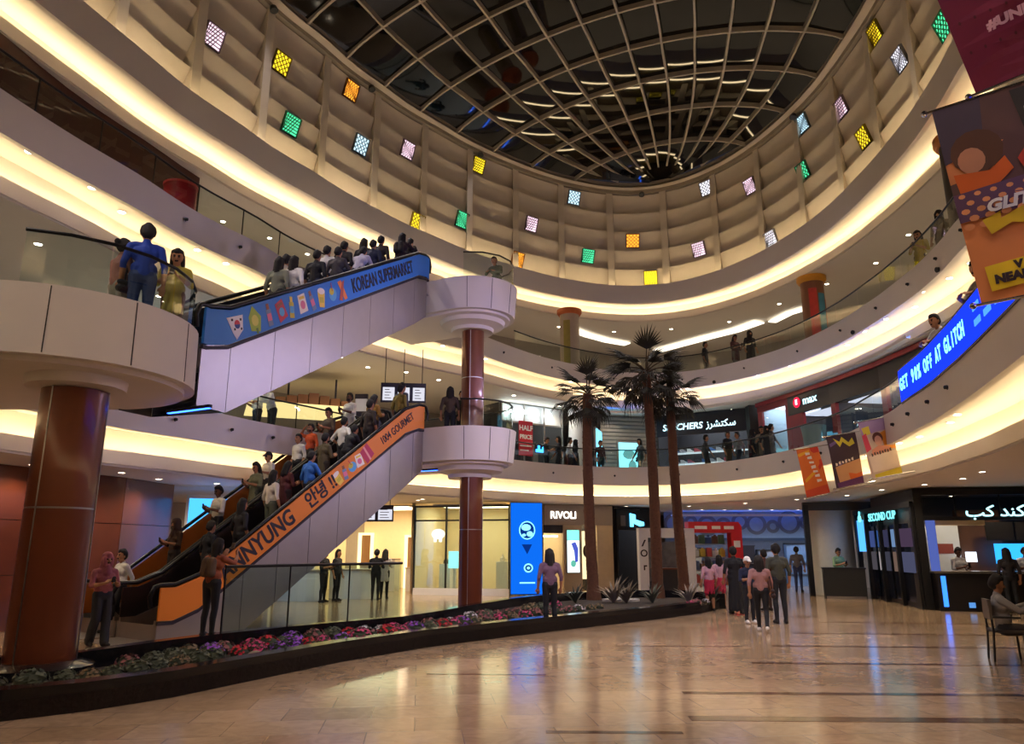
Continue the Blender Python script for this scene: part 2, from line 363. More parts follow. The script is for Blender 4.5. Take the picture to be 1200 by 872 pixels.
# platforms of the escalators -------------------------------------------------------------------
def stadium(c, R, d, back, o, z, n=28):
    """round nose at c, straight sides running back along direction d for length back; o shrinks the outline"""
    a0 = math.atan2(d[1], d[0]); r = R - o; pts = []
    for k in range(n + 1):
        a = a0 + PI / 2 + PI * k / n; pts.append((c[0] + r * math.cos(a), c[1] + r * math.sin(a), z))
    for s in (-1, 1):
        a = a0 + s * PI / 2; pts.append((c[0] + r * math.cos(a) + d[0] * back, c[1] + r * math.sin(a) + d[1] * back, z))
    return pts
def platform(n, c, R, d, back, zt, label, th=.9, flare=.08):
    d = Vector(d).normalized()
    b = MB(); secs = [(.25, zt - .4), (.25, zt - .02), (.22, zt), (0, zt), (flare, zt - th), (flare + .14, zt - th), (flare + .14, zt - th - .07), (flare + .26, zt - th - .10)]
    b.loft([stadium(c, R, d, back, o, z) for o, z in secs])
    o = b.build('floor_platform_%d' % n, WHITE, smooth=.5); tag(o, label, 'platform', kind='structure')
    seam = MB()
    for k in (4, 9, 14, 19, 24):
        p, q = stadium(c, R, d, back, -.003, zt - .02)[k], stadium(c, R, d, back, flare - .003, zt - th + .02)[k]
        seam.bar(p, q, .014, .006)
    seam.build('panel_seam', SLOT, o)
    return o
P1C, P2C, PLC = (-1.18, 21.0), (-1.15, 20.9), (-6.5, 10.4)
platform(1, P1C, 1.3, (-.86, .5, 0), 3.2, 4.9, 'round-nosed white landing at the head of the orange escalators')
platform(2, P2C, 1.3, (-.86, .5, 0), 3.0, 9.1, 'round-nosed white landing at the head of the blue escalator')
platform(3, PLC, 1.8, (-1, .0, 0), 2.9, 4.9, 'wide round-nosed white landing at the foot of the blue escalator', flare=-.02)
for c, zt in ((P1C, 3.9), (P2C, 8.1)):
    o = MB().lathe([(.95, 0), (.9, -.12), (.62, -.2), (.6, -.3), (.34, -.3)], 40, (c[0], c[1], zt)).build('trim_capital', WHITE, smooth=.6); tag(o, 'white ring capital under the %s landing' % ('lower' if zt < 5 else 'upper'), 'capital', kind='structure')
def column(c, r, z0, z1, joints, label, cap=None):
    t = thing('column', label, 'column', (c[0], c[1], z0)); t['kind'] = 'structure'
    zs = [z0] + joints + [z1]
    for a, b in zip(zs[:-1], zs[1:]):
        MB().lathe([(r, a - z0 + .012), (r, b - z0 - .012)], 48).build('cladding', COLM, t, smooth=.6)
    for j in joints: MB().lathe([(r * 1.0 - .006, j - z0 - .014), (r - .006, j - z0 + .014)], 48).build('joint_ring', STEEL, t, smooth=.6)
    for k in range(3):
        a = -1.75 + k * 2 * PI / 3
        MB().bar((math.cos(a) * r, math.sin(a) * r, 0), (math.cos(a) * r, math.sin(a) * r, z1 - z0), .016, .016).build('seam_strip', STEEL, t)
    if cap: MB().lathe(cap, 48).build('capital', WHITE, t, smooth=.6)
    return t
COL1, COL2 = (-5.83, 9.78), (-1.12, 20.75)
column(COL1, .40, .35, 3.75, [2.2], 'thick brown clad column holding the wide landing beside the flower bed', [(.42, 3.4), (.6, 3.42), (.62, 3.62), (.58, 3.66)])
t = column(COL2, .32, 0, 7.8, [2.2, 6.4], 'slender brown clad column rising through both round escalator landings')
o = MB().lathe([(.62, 0), (.62, .3), (.48, .36)], 40, (COL1[0], COL1[1], 0)).build('trim_plinth', GRANITE, smooth=.6); tag(o, 'black granite plinth of the thick brown column', 'plinth', kind='structure')

# glass balustrades -------------------------------------------------------------------------------
def balustrade(name, label, path, zb, zt, step=1.45, railr=.025, g=GLASS, posts=False, group='glass balustrades'):
    pts = [Vector(p) for p in path]; c = pts[len(pts) // 2].copy(); c.z = zb
    t = thing(name, label, 'balustrade', c, group=group)
    seg = [0]
    for a, b in zip(pts[:-1], pts[1:]): seg.append(seg[-1] + (b - a).length)
    def P(s): 
        i = int(np.searchsorted(seg, s) - 1); i = max(0, min(i, len(pts) - 2)); u = (s - seg[i]) / max(1e-6, seg[i + 1] - seg[i]); return pts[i].lerp(pts[i + 1], u) - Vector((c.x, c.y, 0))
    n = max(1, round(seg[-1] / step)); w = seg[-1] / n
    for k in range(n):
        L = []
        for u in np.linspace(k * w + .012, (k + 1) * w - .012, 5):
            p = P(float(u)); L.append([(p.x, p.y, 0), (p.x, p.y, zt - zb - .02)])
        MB().loft(L, cap=(False, False), closed=False).build('pane', g, t, fix=False)
        if posts:
            p = P(k * w); MB().box(p.x - .012, p.x + .012, p.y - .012, p.y + .012, 0, zt - zb).build('post', RAIL, t)
    m = max(2, int(seg[-1] / .5))
    MB().tube([P(seg[-1] * k / m) + Vector((0, 0, zt - zb)) for k in range(m + 1)], railr, 8).build('handrail', RAIL, t, smooth=1)
    return t
A = lambda x, y, z: ang_of(at(x, y, z=z))
d1 = Vector((-.86, .5, 0)).normalized()
def unw(a, b): 
    while b < a: b += 2 * PI
    return a, b
# first gallery: behind the landing round to the LED band, and along the brown wall
a0, a1 = A(1045, 470, 4.9), ang_of((-.4, 27.1))
balustrade('glass_balustrade', 'glass balustrade of the first gallery in front of the sports and electronics shops', arc(F1, a0, a1, .1, 0, 60), 4.88, 5.6)
balustrade('glass_balustrade', 'glass balustrade of the first gallery behind the escalator riders', arc(F1, ang_of((-4.4, 22.6)), ang_of((-9.2, 11.5)) + 2 * PI, .1, 0, 40), 4.88, 5.6, posts=True)
balustrade('glass_balustrade', 'glass balustrade of the second gallery facing the palm tops', arc(F2, ang_of((8.6, 9)), ang_of((.1, 27.2)), .1, 0, 70), 9.08, 9.8)
balustrade('glass_balustrade', 'glass balustrade of the second gallery along the brown wall', arc(F2, ang_of((-4, 21.8)), ang_of((-8.8, 6)) + 2 * PI, .1, 0, 50), 9.08, 9.8, posts=True)
def nose(c, R, d, back, o, k0, k1): return [Vector(p) for p in stadium(c, R, Vector(d).normalized(), back, o, 0)][k0:k1]
balustrade('glass_balustrade', 'curved glass balustrade round the landing of the blue escalator head', nose(P2C, 1.3, d1, 2.6, .1, 3, 30), 9.08, 9.85, step=.9)
balustrade('glass_balustrade', 'curved glass balustrade round the landing of the orange escalator head', nose(P1C, 1.3, d1, 2.6, .1, 3, 30), 4.88, 5.65, step=.9)
balustrade('glass_balustrade', 'curved glass balustrade round the wide landing with three people', list(reversed([Vector(p) for p in stadium(PLC, 1.8, (-1, 0, 0), 2.8, .1, 0)][2:24] )) [::-1] + [], 4.88, 5.62, step=1.1)
# ------------------------------------------------------------------ escalators
# local frame of an escalator: X along the run, Y across (0 = near face, growing away from the atrium floor), Z up
BANNER_ORANGE = mat('orange_banner', (226, 128, 30), .5, var=.10, scale=.8)
BANNER_PEACH = mat('peach_banner', (222, 132, 92), .5, var=.08, scale=.8)
BANNER_BLUE = mat('blue_banner', (32, 118, 208), .5, var=.10, scale=.8)
INK = mat('dark_ink', (34, 22, 34), .6)
STEPM = mat('escalator_step', (52, 52, 54), .45, .6)
def mc(name, c): return mat('print_' + name, c, .55, var=.05)
def escalator(name, label, A, B, z0, z1, W, flat0, flat1, banner, under, near=True, far_banner=None, clad=True, group='escalators'):
    A, B = Vector(A), Vector(B); d = B - A; L = d.length; ang = math.atan2(d.y, d.x)
    t = thing(name, label, 'escalator', (A.x, A.y, z0), ang, group)
    H = z1 - z0; xs = [0, flat0, L - flat1, L]; sl = math.atan2(H, L - flat0 - flat1)
    def zl(x): return 0 if x < flat0 else H if x > L - flat1 else H * (x - flat0) / (L - flat0 - flat1)
    t['run'] = L; t['ang'] = ang
    # path of balustrade, softened at the knees
    xx = [0, flat0 - .25, flat0 + .25, L - flat1 - .25, L - flat1 + .25, L] if flat0 > .3 else [0, flat0 + .2, L - flat1 - .2, L]
    zz = [zl(x) if abs(x - flat0) > .3 and abs(x - (L - flat1)) > .3 else (zl(x)) for x in xx]
    def strip(dz0, dz1, y, th, xa=None, xb=None, n=24):
        xa = xx[0] if xa is None else xa; xb = xx[-1] if xb is None else xb
        pts = sorted(set([xa, xb] + [x for x in xx if xa < x < xb]))
        Ls = [[(x, y, float(np.interp(x, xx, zz)) + dz0), (x, y + th, float(np.interp(x, xx, zz)) + dz0), (x, y + th, float(np.interp(x, xx, zz)) + dz1), (x, y, float(np.interp(x, xx, zz)) + dz1)] for x in pts]
        return MB().loft(Ls)
    # banner panels on the outer face of the near balustrade
    if near: strip(.38, .98, -.03, .05).build('banner_panel', banner, t); strip(.30, .36, -.03, .06).build('lower_trim', INK, t)
    if far_banner: strip(.38, .95, W - .09, .04).build('banner_panel', far_banner, t)
    else: strip(.38, .95, W - .06, .015).build('glass_panel', GREENGLASS, t)
    for y in (.02, W - .05):
        pts = [(x, y, float(np.interp(x, xx, zz)) + 1.03) for x in xx]
        pts = [(-.14, y, .62), (-.18, y, .82), (-.1, y, 1.0)] + pts[0:1] + pts[1:] + [(L + .1, y, H + 1.0), (L + .18, y, H + .82), (L + .14, y, H + .62)]
        MB().tube(pts, .042, 8).build('handrail', RAIL, t, smooth=1)
    for y in (.06, W - .12): strip(.02, .38, y, .06).build('skirt_panel', STEEL, t)
    # steps
    st = MB().prism([(0, 0), (.40, 0), (.40, -.20), (.34, -.2)], .0, W - .26).mesh('step', STEPM)
    n = int((L - flat0 - flat1) / .40); 
    for k in range(n):
        x = flat0 + .2 + k * (L - flat0 - flat1 - .4) / max(1, n); o = link('step', st, t, (x, W - .13, zl(x + .2)), (PI / 2, 0, 0))
    # truss cladding: seamed panels down to the sloping underside
    x_u0, z_u0, x_u1, z_u1, x_end, z_end = under       # where the underside leaves the low end, and where it meets the landing
    def zu(x):
        if x <= x_u0: return z_u0
        if x >= x_u1: return z_u1 + (z_end - z_u1) * (x - x_u1) / max(1e-6, x_end - x_u1)
        return z_u0 + (z_u1 - z_u0) * (x - x_u0) / (x_u1 - x_u0)
    def zt(x): return float(np.interp(x, xx, zz)) + .31
    cuts = [0] + list(np.linspace(x_u0, x_u1, 7)) + [x_end]
    cuts = sorted(set(round(float(c), 3) for c in cuts))
    for a, b in zip(cuts[:-1], cuts[1:]):
        for y in (.0, W - .02):
            poly = [(a + .006, zu(a)), (b - .006, zu(b)), (b - .006, zt(b)), (a + .006, zt(a))]
            if flat0 - .25 > a and flat0 + .25 < b: poly = poly[:3] + [(flat0 + .25, zt(flat0 + .25)), (flat0 - .25, zt(flat0 - .25))] + poly[3:]
            pb = MB().prism(poly, 0, .02); pb.v = [(x, y + w, z) for x, z, w in pb.v]; pb.build('cladding_panel', CLAD, t)
        if b > x_u0 + .01:
            MB().add([(a, .01, zu(a)), (b, .01, zu(b)), (b, W - .01, zu(b)), (a, W - .01, zu(a))], [(0, 1, 2, 3)]).build('underside_panel', CLAD, t)
    MB().box(0, .02, .02, W - .02, 0, .3).build('end_plate', CLAD, t)
    MB().box(-.75, flat0, .1, W - .1, .0, .012).build('comb_plate', STEEL, t); MB().box(L - flat1, L + .5, .1, W - .1, H, H + .012).build('comb_plate', STEEL, t)
    return t, L, sl, (lambda x: float(np.interp(x, xx, zz)))
EA, EB = (-6.62, 14.62), (-2.42, 20.2)
E1, L1r, SL1, ZE1 = escalator('escalator', 'orange escalator with dark lettering on its near side panel', EA, EB, 0, 4.5, 1.5, .55, .45, BANNER_ORANGE, (1.75, 0, 6.6, 3.45, 6.98, 3.75), far_banner=mat('inner_panel', (30, 27, 27), .3))
pd = Vector((-(EB[1] - EA[1]), EB[0] - EA[0], 0)).normalized() * 1.56
E2, L2r, SL2, ZE2 = escalator('escalator', 'second orange escalator running alongside nearer the brown wall', (EA[0] + pd.x, EA[1] + pd.y), (EB[0] + pd.x, EB[1] + pd.y), 0, 4.5, 1.5, .55, .45, BANNER_ORANGE, (1.75, 0, 6.6, 3.45, 6.98, 3.75), far_banner=mat('orange_inner', (176, 96, 30), .5), near=False)
UA, UB = (-4.93, 11.45), (-2.36, 19.85)
E3, L3r, SL3, ZE3 = escalator('escalator', 'blue escalator with cartoon snack print rising to the upper landing', UA, UB, 4.5, 8.7, 1.5, .35, .45, BANNER_BLUE, (.7, -.62, 7.9, 3.0, 8.7, 3.45), far_banner=mat('inner_panel', (30, 27, 27), .3))

# print on the side panels: local frame X along the slope, Y up-slope-normal, Z towards the atrium floor
def panel_of(E):
    return next(c for c in bpy.data.objects if c.parent == E and c.name.startswith('banner_panel'))
def put_text(E, s, x, zc, size, m, sl, sx=1.0, bold=0.0, shear=0.0):
    o = text(s, size, m, panel_of(E), 0, 0, 0, sx=sx, bold=bold, shear=shear, depth=.004)
    o.matrix_local = Matrix.Translation((x, -.036, zc)) @ Matrix.Rotation(-sl, 4, 'Y') @ Matrix.Rotation(PI / 2, 4, 'X') @ Matrix.Diagonal((sx, 1, 1, 1))
    return o
def put_shape(E, name, polys, x, zc, sl, rot=0.0):
    """polys: list of (points, material, layer)"""
    for pts, m, k in polys:
        b = MB().prism(pts, .002 + .003 * k, .004 + .003 * k); o = b.build(name, m, panel_of(E))
        o.matrix_local = Matrix.Translation((x, -.032, zc)) @ Matrix.Rotation(-sl, 4, 'Y') @ Matrix.Rotation(PI / 2, 4, 'X') @ Matrix.Rotation(rot, 4, 'Z')
def ell(cx, cy, rx, ry=None, n=14, a0=0, a1=2 * PI): 
    ry = ry or rx; full = abs(a1 - a0 - 2 * PI) < 1e-6
    return [(cx + rx * math.cos(a0 + (a1 - a0) * i / (n if full else n - 1)), cy + ry * math.sin(a0 + (a1 - a0) * i / (n if full else n - 1))) for i in range(n)]
def rect(x0, y0, x1, y1): return [(x0, y0), (x1, y0), (x1, y1), (x0, y1)]
ZM = .68
put_text(E1, 'ANNYUNG', 2.05, ZE1(2.05) + ZM, .50, INK, SL1, .82, .012)
put_text(E1, '안녕 !!', 3.62, ZE1(3.62) + ZM, .42, INK, SL1, .9, .010)
put_text(E1, '1004 GOURMET', 5.98, ZE1(5.98) + ZM, .27, INK, SL1, .74, .004)
put_text(E2, '!!', 3.6, 0, .4, INK, SL1).matrix_local = Matrix.Translation((3.9, 1.405, ZE1(3.9) + ZM)) @ Matrix.Rotation(-SL1, 4, 'Y') @ Matrix.Rotation(PI / 2, 4, 'X')
FOOD = [(196, 60, 70), (240, 206, 80), (120, 140, 170), (90, 170, 220), (250, 236, 220), (150, 90, 60), (210, 190, 60), (230, 120, 150)]
def snack(E, x, zc, sl, k, s=1.0, rot=0.0):
    """one printed snack: bag, cup, bottle or skewer, each with its own colours"""
    a, b, c = mc('snack%d' % (k % 8), FOOD[k % 8]), mc('snack%d' % ((k + 3) % 8), FOOD[(k + 3) % 8]), mc('snack%d' % ((k + 5) % 8), FOOD[(k + 5) % 8])
    kind = k % 4
    if kind == 0: P = [([(-.16 * s, -.2 * s), (.16 * s, -.18 * s), (.13 * s, .2 * s), (-.14 * s, .18 * s)], a, 0), (ell(0, -.03 * s, .09 * s), b, 1), (rect(-.1 * s, .09 * s, .1 * s, .15 * s), c, 1)]
    elif kind == 1: P = [([(-.1 * s, -.22 * s), (.1 * s, -.22 * s), (.15 * s, .12 * s), (-.15 * s, .12 * s)], a, 0), (ell(0, .13 * s, .15 * s, .07 * s), b, 1), (rect(-.08 * s, -.12 * s, .08 * s, .0), c, 1)]
    elif kind == 2: P = [(rect(-.08 * s, -.22 * s, .08 * s, .1 * s), a, 0), (rect(-.045 * s, .1 * s, .045 * s, .21 * s), b, 0), (rect(-.07 * s, -.12 * s, .07 * s, .02 * s), c, 1)]
    else: P = [(ell(0, -.02, .17 * s, .15 * s), a, 0), (ell(-.03 * s, .05 * s, .1 * s, .08 * s), b, 1), (rect(-.012 * s, .05 * s, .012 * s, .24 * s), c, 2)]
    put_shape(E, 'printed_snack', P, x, zc, sl, rot)
for k, x in enumerate((4.08, 4.28, 4.5, 4.72)): snack(E1, x, ZE1(x) + ZM, SL1, k + 1, .8, .2 * (-1) ** k)
put_shape(E1, 'printed_gift', [([(-.14, -.2), (.2, -.14), (.16, .22), (-.18, .16)], mc('gift', (196, 52, 84)), 0), (rect(-.02, -.18, .04, .2), mc('ribbon', (236, 160, 150)), 1)], 4.96, ZE1(4.96) + ZM, SL1, .1)
# blue escalator
put_text(E3, 'KOREAN SUPERMARKET', 6.1, ZE3(6.1) + ZM, .44, INK, SL3, .735, .010)
put_shape(E3, 'printed_flag', [([(-.2, .16), (.24, .2), (.2, -.06), (.0, -.22), (-.08, -.1)], mc('flag_white', (236, 232, 238)), 0), (ell(.06, .04, .075, n=16, a0=0, a1=PI), mc('flag_red', (200, 40, 60)), 1),
    (ell(.06, .04, .075, n=16, a0=PI, a1=2 * PI), mc('flag_blue', (30, 60, 140)), 1), (rect(-.09, .1, -.04, .14), INK, 1), (rect(.14, .1, .19, .14), INK, 1), (rect(.14, -.06, .18, -.02), INK, 1), (rect(-.04, -.06, .0, -.02), INK, 1)], .72, ZE3(.72) + ZM - .02, SL3, -.15)
put_shape(E3, 'printed_sweet', [([(-.16, -.18), (.1, -.24), (.2, .02), (.0, .24), (-.16, .06)], mc('lime', (168, 190, 50)), 0), (ell(0, -.02, .1), mc('limelight', (222, 214, 90)), 1), (rect(-.02, -.26, .04, -.16), mc('limedark', (96, 130, 40)), 1)], 1.22, ZE3(1.22) + ZM, SL3)
for k, x in enumerate((1.62, 1.98, 2.3, 2.66, 2.98, 3.32, 3.74)): snack(E3, x, ZE3(x) + ZM, SL3, [2, 0, 6, 4, 2, 1, 3][k], .95, .25 * math.sin(k * 2.1))
put_shape(E3, 'printed_ribbon', [([(-.14, .2), (.02, .22), (.18, -.2), (.04, -.22)], mc('ribbon_o', (240, 130, 60)), 0), ([(.16, .2), (.06, .18), (-.2, -.18), (-.06, -.22)], mc('ribbon_b', (190, 84, 60)), 1)], 4.12, ZE3(4.12) + ZM, SL3)
# ------------------------------------------------------------------ people: each body one continuous surface
SKIN, HAIR, TOP, BOT, SHOE, ACC, EYE = range(7)
def body_caps(legs='stand', arms='down', outfit='trousers', head='short', lean=0.0, bag=None, build=1.0, look=0.0, tilt=0.0):
    caps = []
    def C(p, rp, q, rq, reg, bias=0.0): caps.append((Vector(p), rp, Vector(q), rq, reg, bias))
    pz = .50 if legs == 'sit' else .93
    # legs ---------------------------------------------------------------
    for s in (-1, 1):
        hip = Vector((s * .088, 0, pz))
        if legs == 'sit': knee, ank = Vector((s * .11, -.44, .50)), Vector((s * .12, -.40, .09))
        elif legs == 'walk': knee, ank = (Vector((s * .09, -.14, .51)), Vector((s * .085, -.24, .10))) if s > 0 else (Vector((s * .09, .02, .50)), Vector((s * .085, .30, .17)))
        elif legs == 'stride': knee, ank = (Vector((s * .09, -.06, .51)), Vector((s * .085, -.10, .09))) if s > 0 else (Vector((s * .09, -.03, .50)), Vector((s * .085, .15, .10)))
        else: knee, ank = Vector((s * .095, -.015, .50)), Vector((s * .10, .02, .09))
        loose = outfit == 'wide'
        bare = outfit == 'skirt'
        C(hip, .098 * build, knee, (.085 if loose else .062), BOT)
        mid = knee.lerp(ank, .38) + Vector((0, .018, 0))
        C(knee, (.085 if loose else .06), mid, (.085 if loose else .06), SKIN if bare else BOT)
        C(mid, (.085 if loose else .058), ank, (.085 if loose else .043), SKIN if bare else BOT)
        f = Vector((s * .02, -.15, -.045 if ank.z < .12 else -.10))
        C(ank + Vector((0, .03, -.035)), .045, ank + f, .035, SHOE); C(ank + Vector((0, .035, -.045)), .042, ank + f * .5, .042, SHOE)
    # trunk: bent forward by lean ---------------------------------------------------------------
    def T(x, y, z):
        h = z - .93; y2 = y * math.cos(lean) - h * math.sin(lean); z2 = h * math.cos(lean) + y * math.sin(lean)
        return Vector((x, y2, pz + z2))
    b = build
    C(T(-.07 * b, 0, .95), .115 * b, T(.07 * b, 0, .95), .115 * b, BOT)
    C(T(-.06 * b, 0, 1.07), .112 * b, T(.06 * b, 0, 1.07), .112 * b, TOP)
    C(T(-.075 * b, 0, 1.28), .118 * b, T(.075 * b, 0, 1.28), .118 * b, TOP); C(T(0, .01, 1.0), .12 * b, T(0, .01, 1.3), .125 * b, TOP)
    C(T(-.135 * b, 0, 1.385), .068, T(.135 * b, 0, 1.385), .068, TOP); C(T(0, .01, 1.38), .085, T(0, .005, 1.45), .06, TOP)
    C(T(0, .0, 1.42), .052, T(0, -.02, 1.53), .05, SKIN)
    if head in ('long', 'bun') or outfit == 'skirt':
        for s in (-1, 1): C(T(s * .07, -.085, 1.265), .055, T(s * .07, -.08, 1.29), .05, TOP)
    # head ---------------------------------------------------------------
    hc = T(0, -.03, 1.60); R = Matrix.Rotation(look, 3, 'Z') @ Matrix.Rotation(tilt + lean * .35, 3, 'X')
    def Hd(x, y, z): return hc + R @ Vector((x, y, z))
    C(Hd(0, .012, .035), .094, Hd(0, -.005, .0), .088, SKIN); C(Hd(0, -.012, -.02), .078, Hd(0, -.035, -.075), .05, SKIN)
    C(Hd(0, -.092, .005), .011, Hd(0, -.108, -.028), .016, SKIN)
    for s in (-1, 1):
        C(Hd(s * .088, .012, .01), .016, Hd(s * .09, .016, -.03), .012, SKIN)
        C(Hd(s * .034, -.079, .012), .011, Hd(s * .036, -.079, .012), .011, EYE, -.006)
        C(Hd(s * .022, -.082, .034), .007, Hd(s * .05, -.074, .034), .006, HAIR, -.004)
    C(Hd(-.02, -.083, -.056), .007, Hd(.02, -.083, -.056), .007, EYE, -.003)
    if head in ('short', 'long', 'bun', 'beard'):
        C(Hd(0, .02, .062), .094, Hd(0, .045, .0), .088, HAIR); C(Hd(0, -.03, .095), .058, Hd(0, .03, .105), .06, HAIR)
        for s in (-1, 1): C(Hd(s * .05, .0, .085), .05, Hd(s * .065, .03, .02), .045, HAIR)
    if head == 'beard': C(Hd(-.04, -.045, -.07), .034, Hd(.04, -.045, -.07), .034, HAIR)
    if head == 'long':
        C(Hd(0, .06, .02), .082, Hd(0, .085, -.24), .065, HAIR)
        for s in (-1, 1): C(Hd(s * .07, .035, .02), .045, Hd(s * .085, .05, -.22), .04, HAIR)
    if head == 'bun': C(Hd(0, .12, .06), .05, Hd(0, .13, .07), .05, HAIR)
    if head == 'hijab':
        C(Hd(0, .02, .055), .108, Hd(0, .03, -.04), .106, HAIR); C(Hd(0, .03, -.05), .10, T(0, .02, 1.36), .13, HAIR); C(Hd(0, -.03, -.10), .06, T(0, -.05, 1.36), .10, HAIR)
        for s in (-1, 1): C(Hd(s * .06, -.03, .03), .05, Hd(s * .05, -.035, -.08), .055, HAIR)
        C(Hd(0, -.045, .09), .055, Hd(0, 0, .10), .06, HAIR)
    if head == 'cap':
        C(Hd(0, .02, .062), .098, Hd(0, .04, .03), .095, ACC); C(Hd(0, -.09, .06), .03, Hd(0, -.15, .05), .022, ACC)
        for s in (-1, 1): C(Hd(s * .03, -.09, .06), .025, Hd(s * .03, -.14, .05), .02, ACC)
        C(Hd(0, .06, .01), .075, Hd(0, .06, -.03), .065, HAIR)
    # arms ---------------------------------------------------------------
    def arm(s, el, wr, hd, long=True):
        sh = T(s * .185 * b, .005, 1.375); el, wr, hd = Vector(el), Vector(wr), Vector(hd)
        C(sh, .062, el, .046, TOP); fa = el.lerp(wr, .3)
        C(el, .046, fa, .042, TOP if long else SKIN); C(fa, .042, wr, .029, TOP if long == 2 else SKIN)
        d = (hd - wr).normalized(); side = d.cross(Vector((0, -.6, .8)))
        if side.length < .1: side = d.cross(Vector((1, 0, 0)))
        side.normalize(); n = side.cross(d).normalized()
        palm = wr + d * .085
        for k in (-1, 1): C(wr, .024, palm + side * k * .022, .022, SKIN)
        for k, ln in enumerate((.070, .078, .072, .056)):
            o = palm + side * (k - 1.5) * .0205; kn = o + d * ln * .55 + n * .008; C(o, .0115, kn, .0105, SKIN); C(kn, .0105, kn + d * ln * .4 + n * .022, .009, SKIN)
        th = wr + d * .03 + side * -.03; C(th, .014, th + side * -.028 + d * .035 + n * .012, .012, SKIN); C(th + side * -.028 + d * .035 + n * .012, .012, th + side * -.03 + d * .065 + n * .02, .010, SKIN)
    def TT(x, y, z): return T(x, y, z)
    for s in (-1, 1):
        if arms == 'down' or (arms == 'rail' and s > 0) or (arms == 'head' and s > 0): arm(s, TT(s * .255 * b, .04, 1.12), TT(s * .265 * b, -.05, .89), TT(s * .255 * b, -.09, .75), 1)
        elif arms == 'swing': arm(s, TT(s * .25, .10 * s + .03, 1.13), TT(s * .25, .16 * s - .06, .91), TT(s * .24, .19 * s - .10, .78), 1)
        elif arms == 'rail': arm(s, TT(s * .27 * b, -.10, 1.16), TT(s * .26, -.34, 1.10), TT(s * .25, -.48, 1.10), 1)
        elif arms == 'phone': arm(s, TT(s * .25 * b, -.04, 1.12), TT(s * .12, -.27, 1.17), TT(s * .03, -.36, 1.22), 1)
        elif arms == 'lean': arm(s, TT(s * .27, -.20, 1.20), TT(s * .16, -.40, 1.28), TT(s * .04, -.46, 1.30), 2)
        elif arms == 'raise': arm(s, TT(s * .28, -.18, 1.30), TT(s * .17, -.36, 1.46), TT(s * .10, -.40, 1.58), 1)
        elif arms == 'head': arm(s, TT(s * .42, -.02, 1.46), TT(s * .26, -.04, 1.64), TT(s * .13, -.02, 1.70), 1)
        elif arms == 'hips': arm(s, TT(s * .38, .08, 1.16), TT(s * .22, .0, 1.02), TT(s * .13, -.08, .98), 1)
    if arms == 'phone': C(T(0, -.375, 1.20), .016, T(0, -.40, 1.29), .016, ACC, -.004); C(T(-.025, -.375, 1.20), .012, T(-.025, -.40, 1.29), .012, ACC); C(T(.025, -.375, 1.20), .012, T(.025, -.40, 1.29), .012, ACC)
    if arms == 'raise': C(T(0, -.40, 1.60), .016, T(0, -.42, 1.70), .016, ACC); C(T(-.03, -.40, 1.60), .014, T(-.03, -.42, 1.70), .014, ACC); C(T(.03, -.40, 1.60), .014, T(.03, -.42, 1.70), .014, ACC)
    # outfit ---------------------------------------------------------------
    if outfit == 'skirt':
        for k in range(8):
            a = k * PI / 4; C((math.cos(a) * .05, math.sin(a) * .04, .96), .10, (math.cos(a) * .15, math.sin(a) * .13, .58), .04, BOT)
    if outfit in ('robe', 'long'):
        for k in range(10):
            a = k * PI / 5; C((math.cos(a) * .06, math.sin(a) * .05, 1.1), .10, (math.cos(a) * .17, math.sin(a) * .15, .13), .055, TOP if outfit == 'robe' else BOT)
    if outfit == 'tunic':
        for k in range(8):
            a = k * PI / 4; C((math.cos(a) * .06, math.sin(a) * .05, 1.1), .10, (math.cos(a) * .12, math.sin(a) * .10, .68), .06, TOP)
    if bag == 'back':
        C(T(-.07, .16, 1.12), .085, T(-.06, .16, 1.32), .08, ACC); C(T(.07, .16, 1.12), .085, T(.06, .16, 1.32), .08, ACC)
        for s in (-1, 1): C(T(s * .1, -.10, 1.36), .02, T(s * .12, .05, 1.45), .02, ACC)
    if bag == 'side':
        C((-.27, -.02, .84), .06, (-.27, .14, .84), .06, ACC); C((-.27, -.02, .94), .045, (-.27, .14, .94), .045, ACC); C((-.26, .06, .95), .014, T(-.19, .0, 1.44), .014, ACC)
    return caps
PROTO = {}
def cap_mesh(caps):
    b = MB()
    for p, rp, q, rq, reg, bias in caps:
        d = q - p; L = d.length; n = 10
        if L < 1e-5: d = Vector((0, 0, 1)); L = 1e-4
        d = d.normalized(); u = d.cross(Vector((.3, .5, .8))).normalized(); w = d.cross(u)
        prof = [(rp * math.sin(a), -rp * math.cos(a)) for a in (.02, .5, 1.05, PI / 2)] + [(rq * math.sin(a), L - rq * math.cos(a)) for a in (PI / 2, 2.1, 2.65, PI - .02)]
        b.loft([[p + d * z + (u * math.cos(2 * PI * k / n) + w * math.sin(2 * PI * k / n)) * r for k in range(n)] for r, z in prof])
    return b
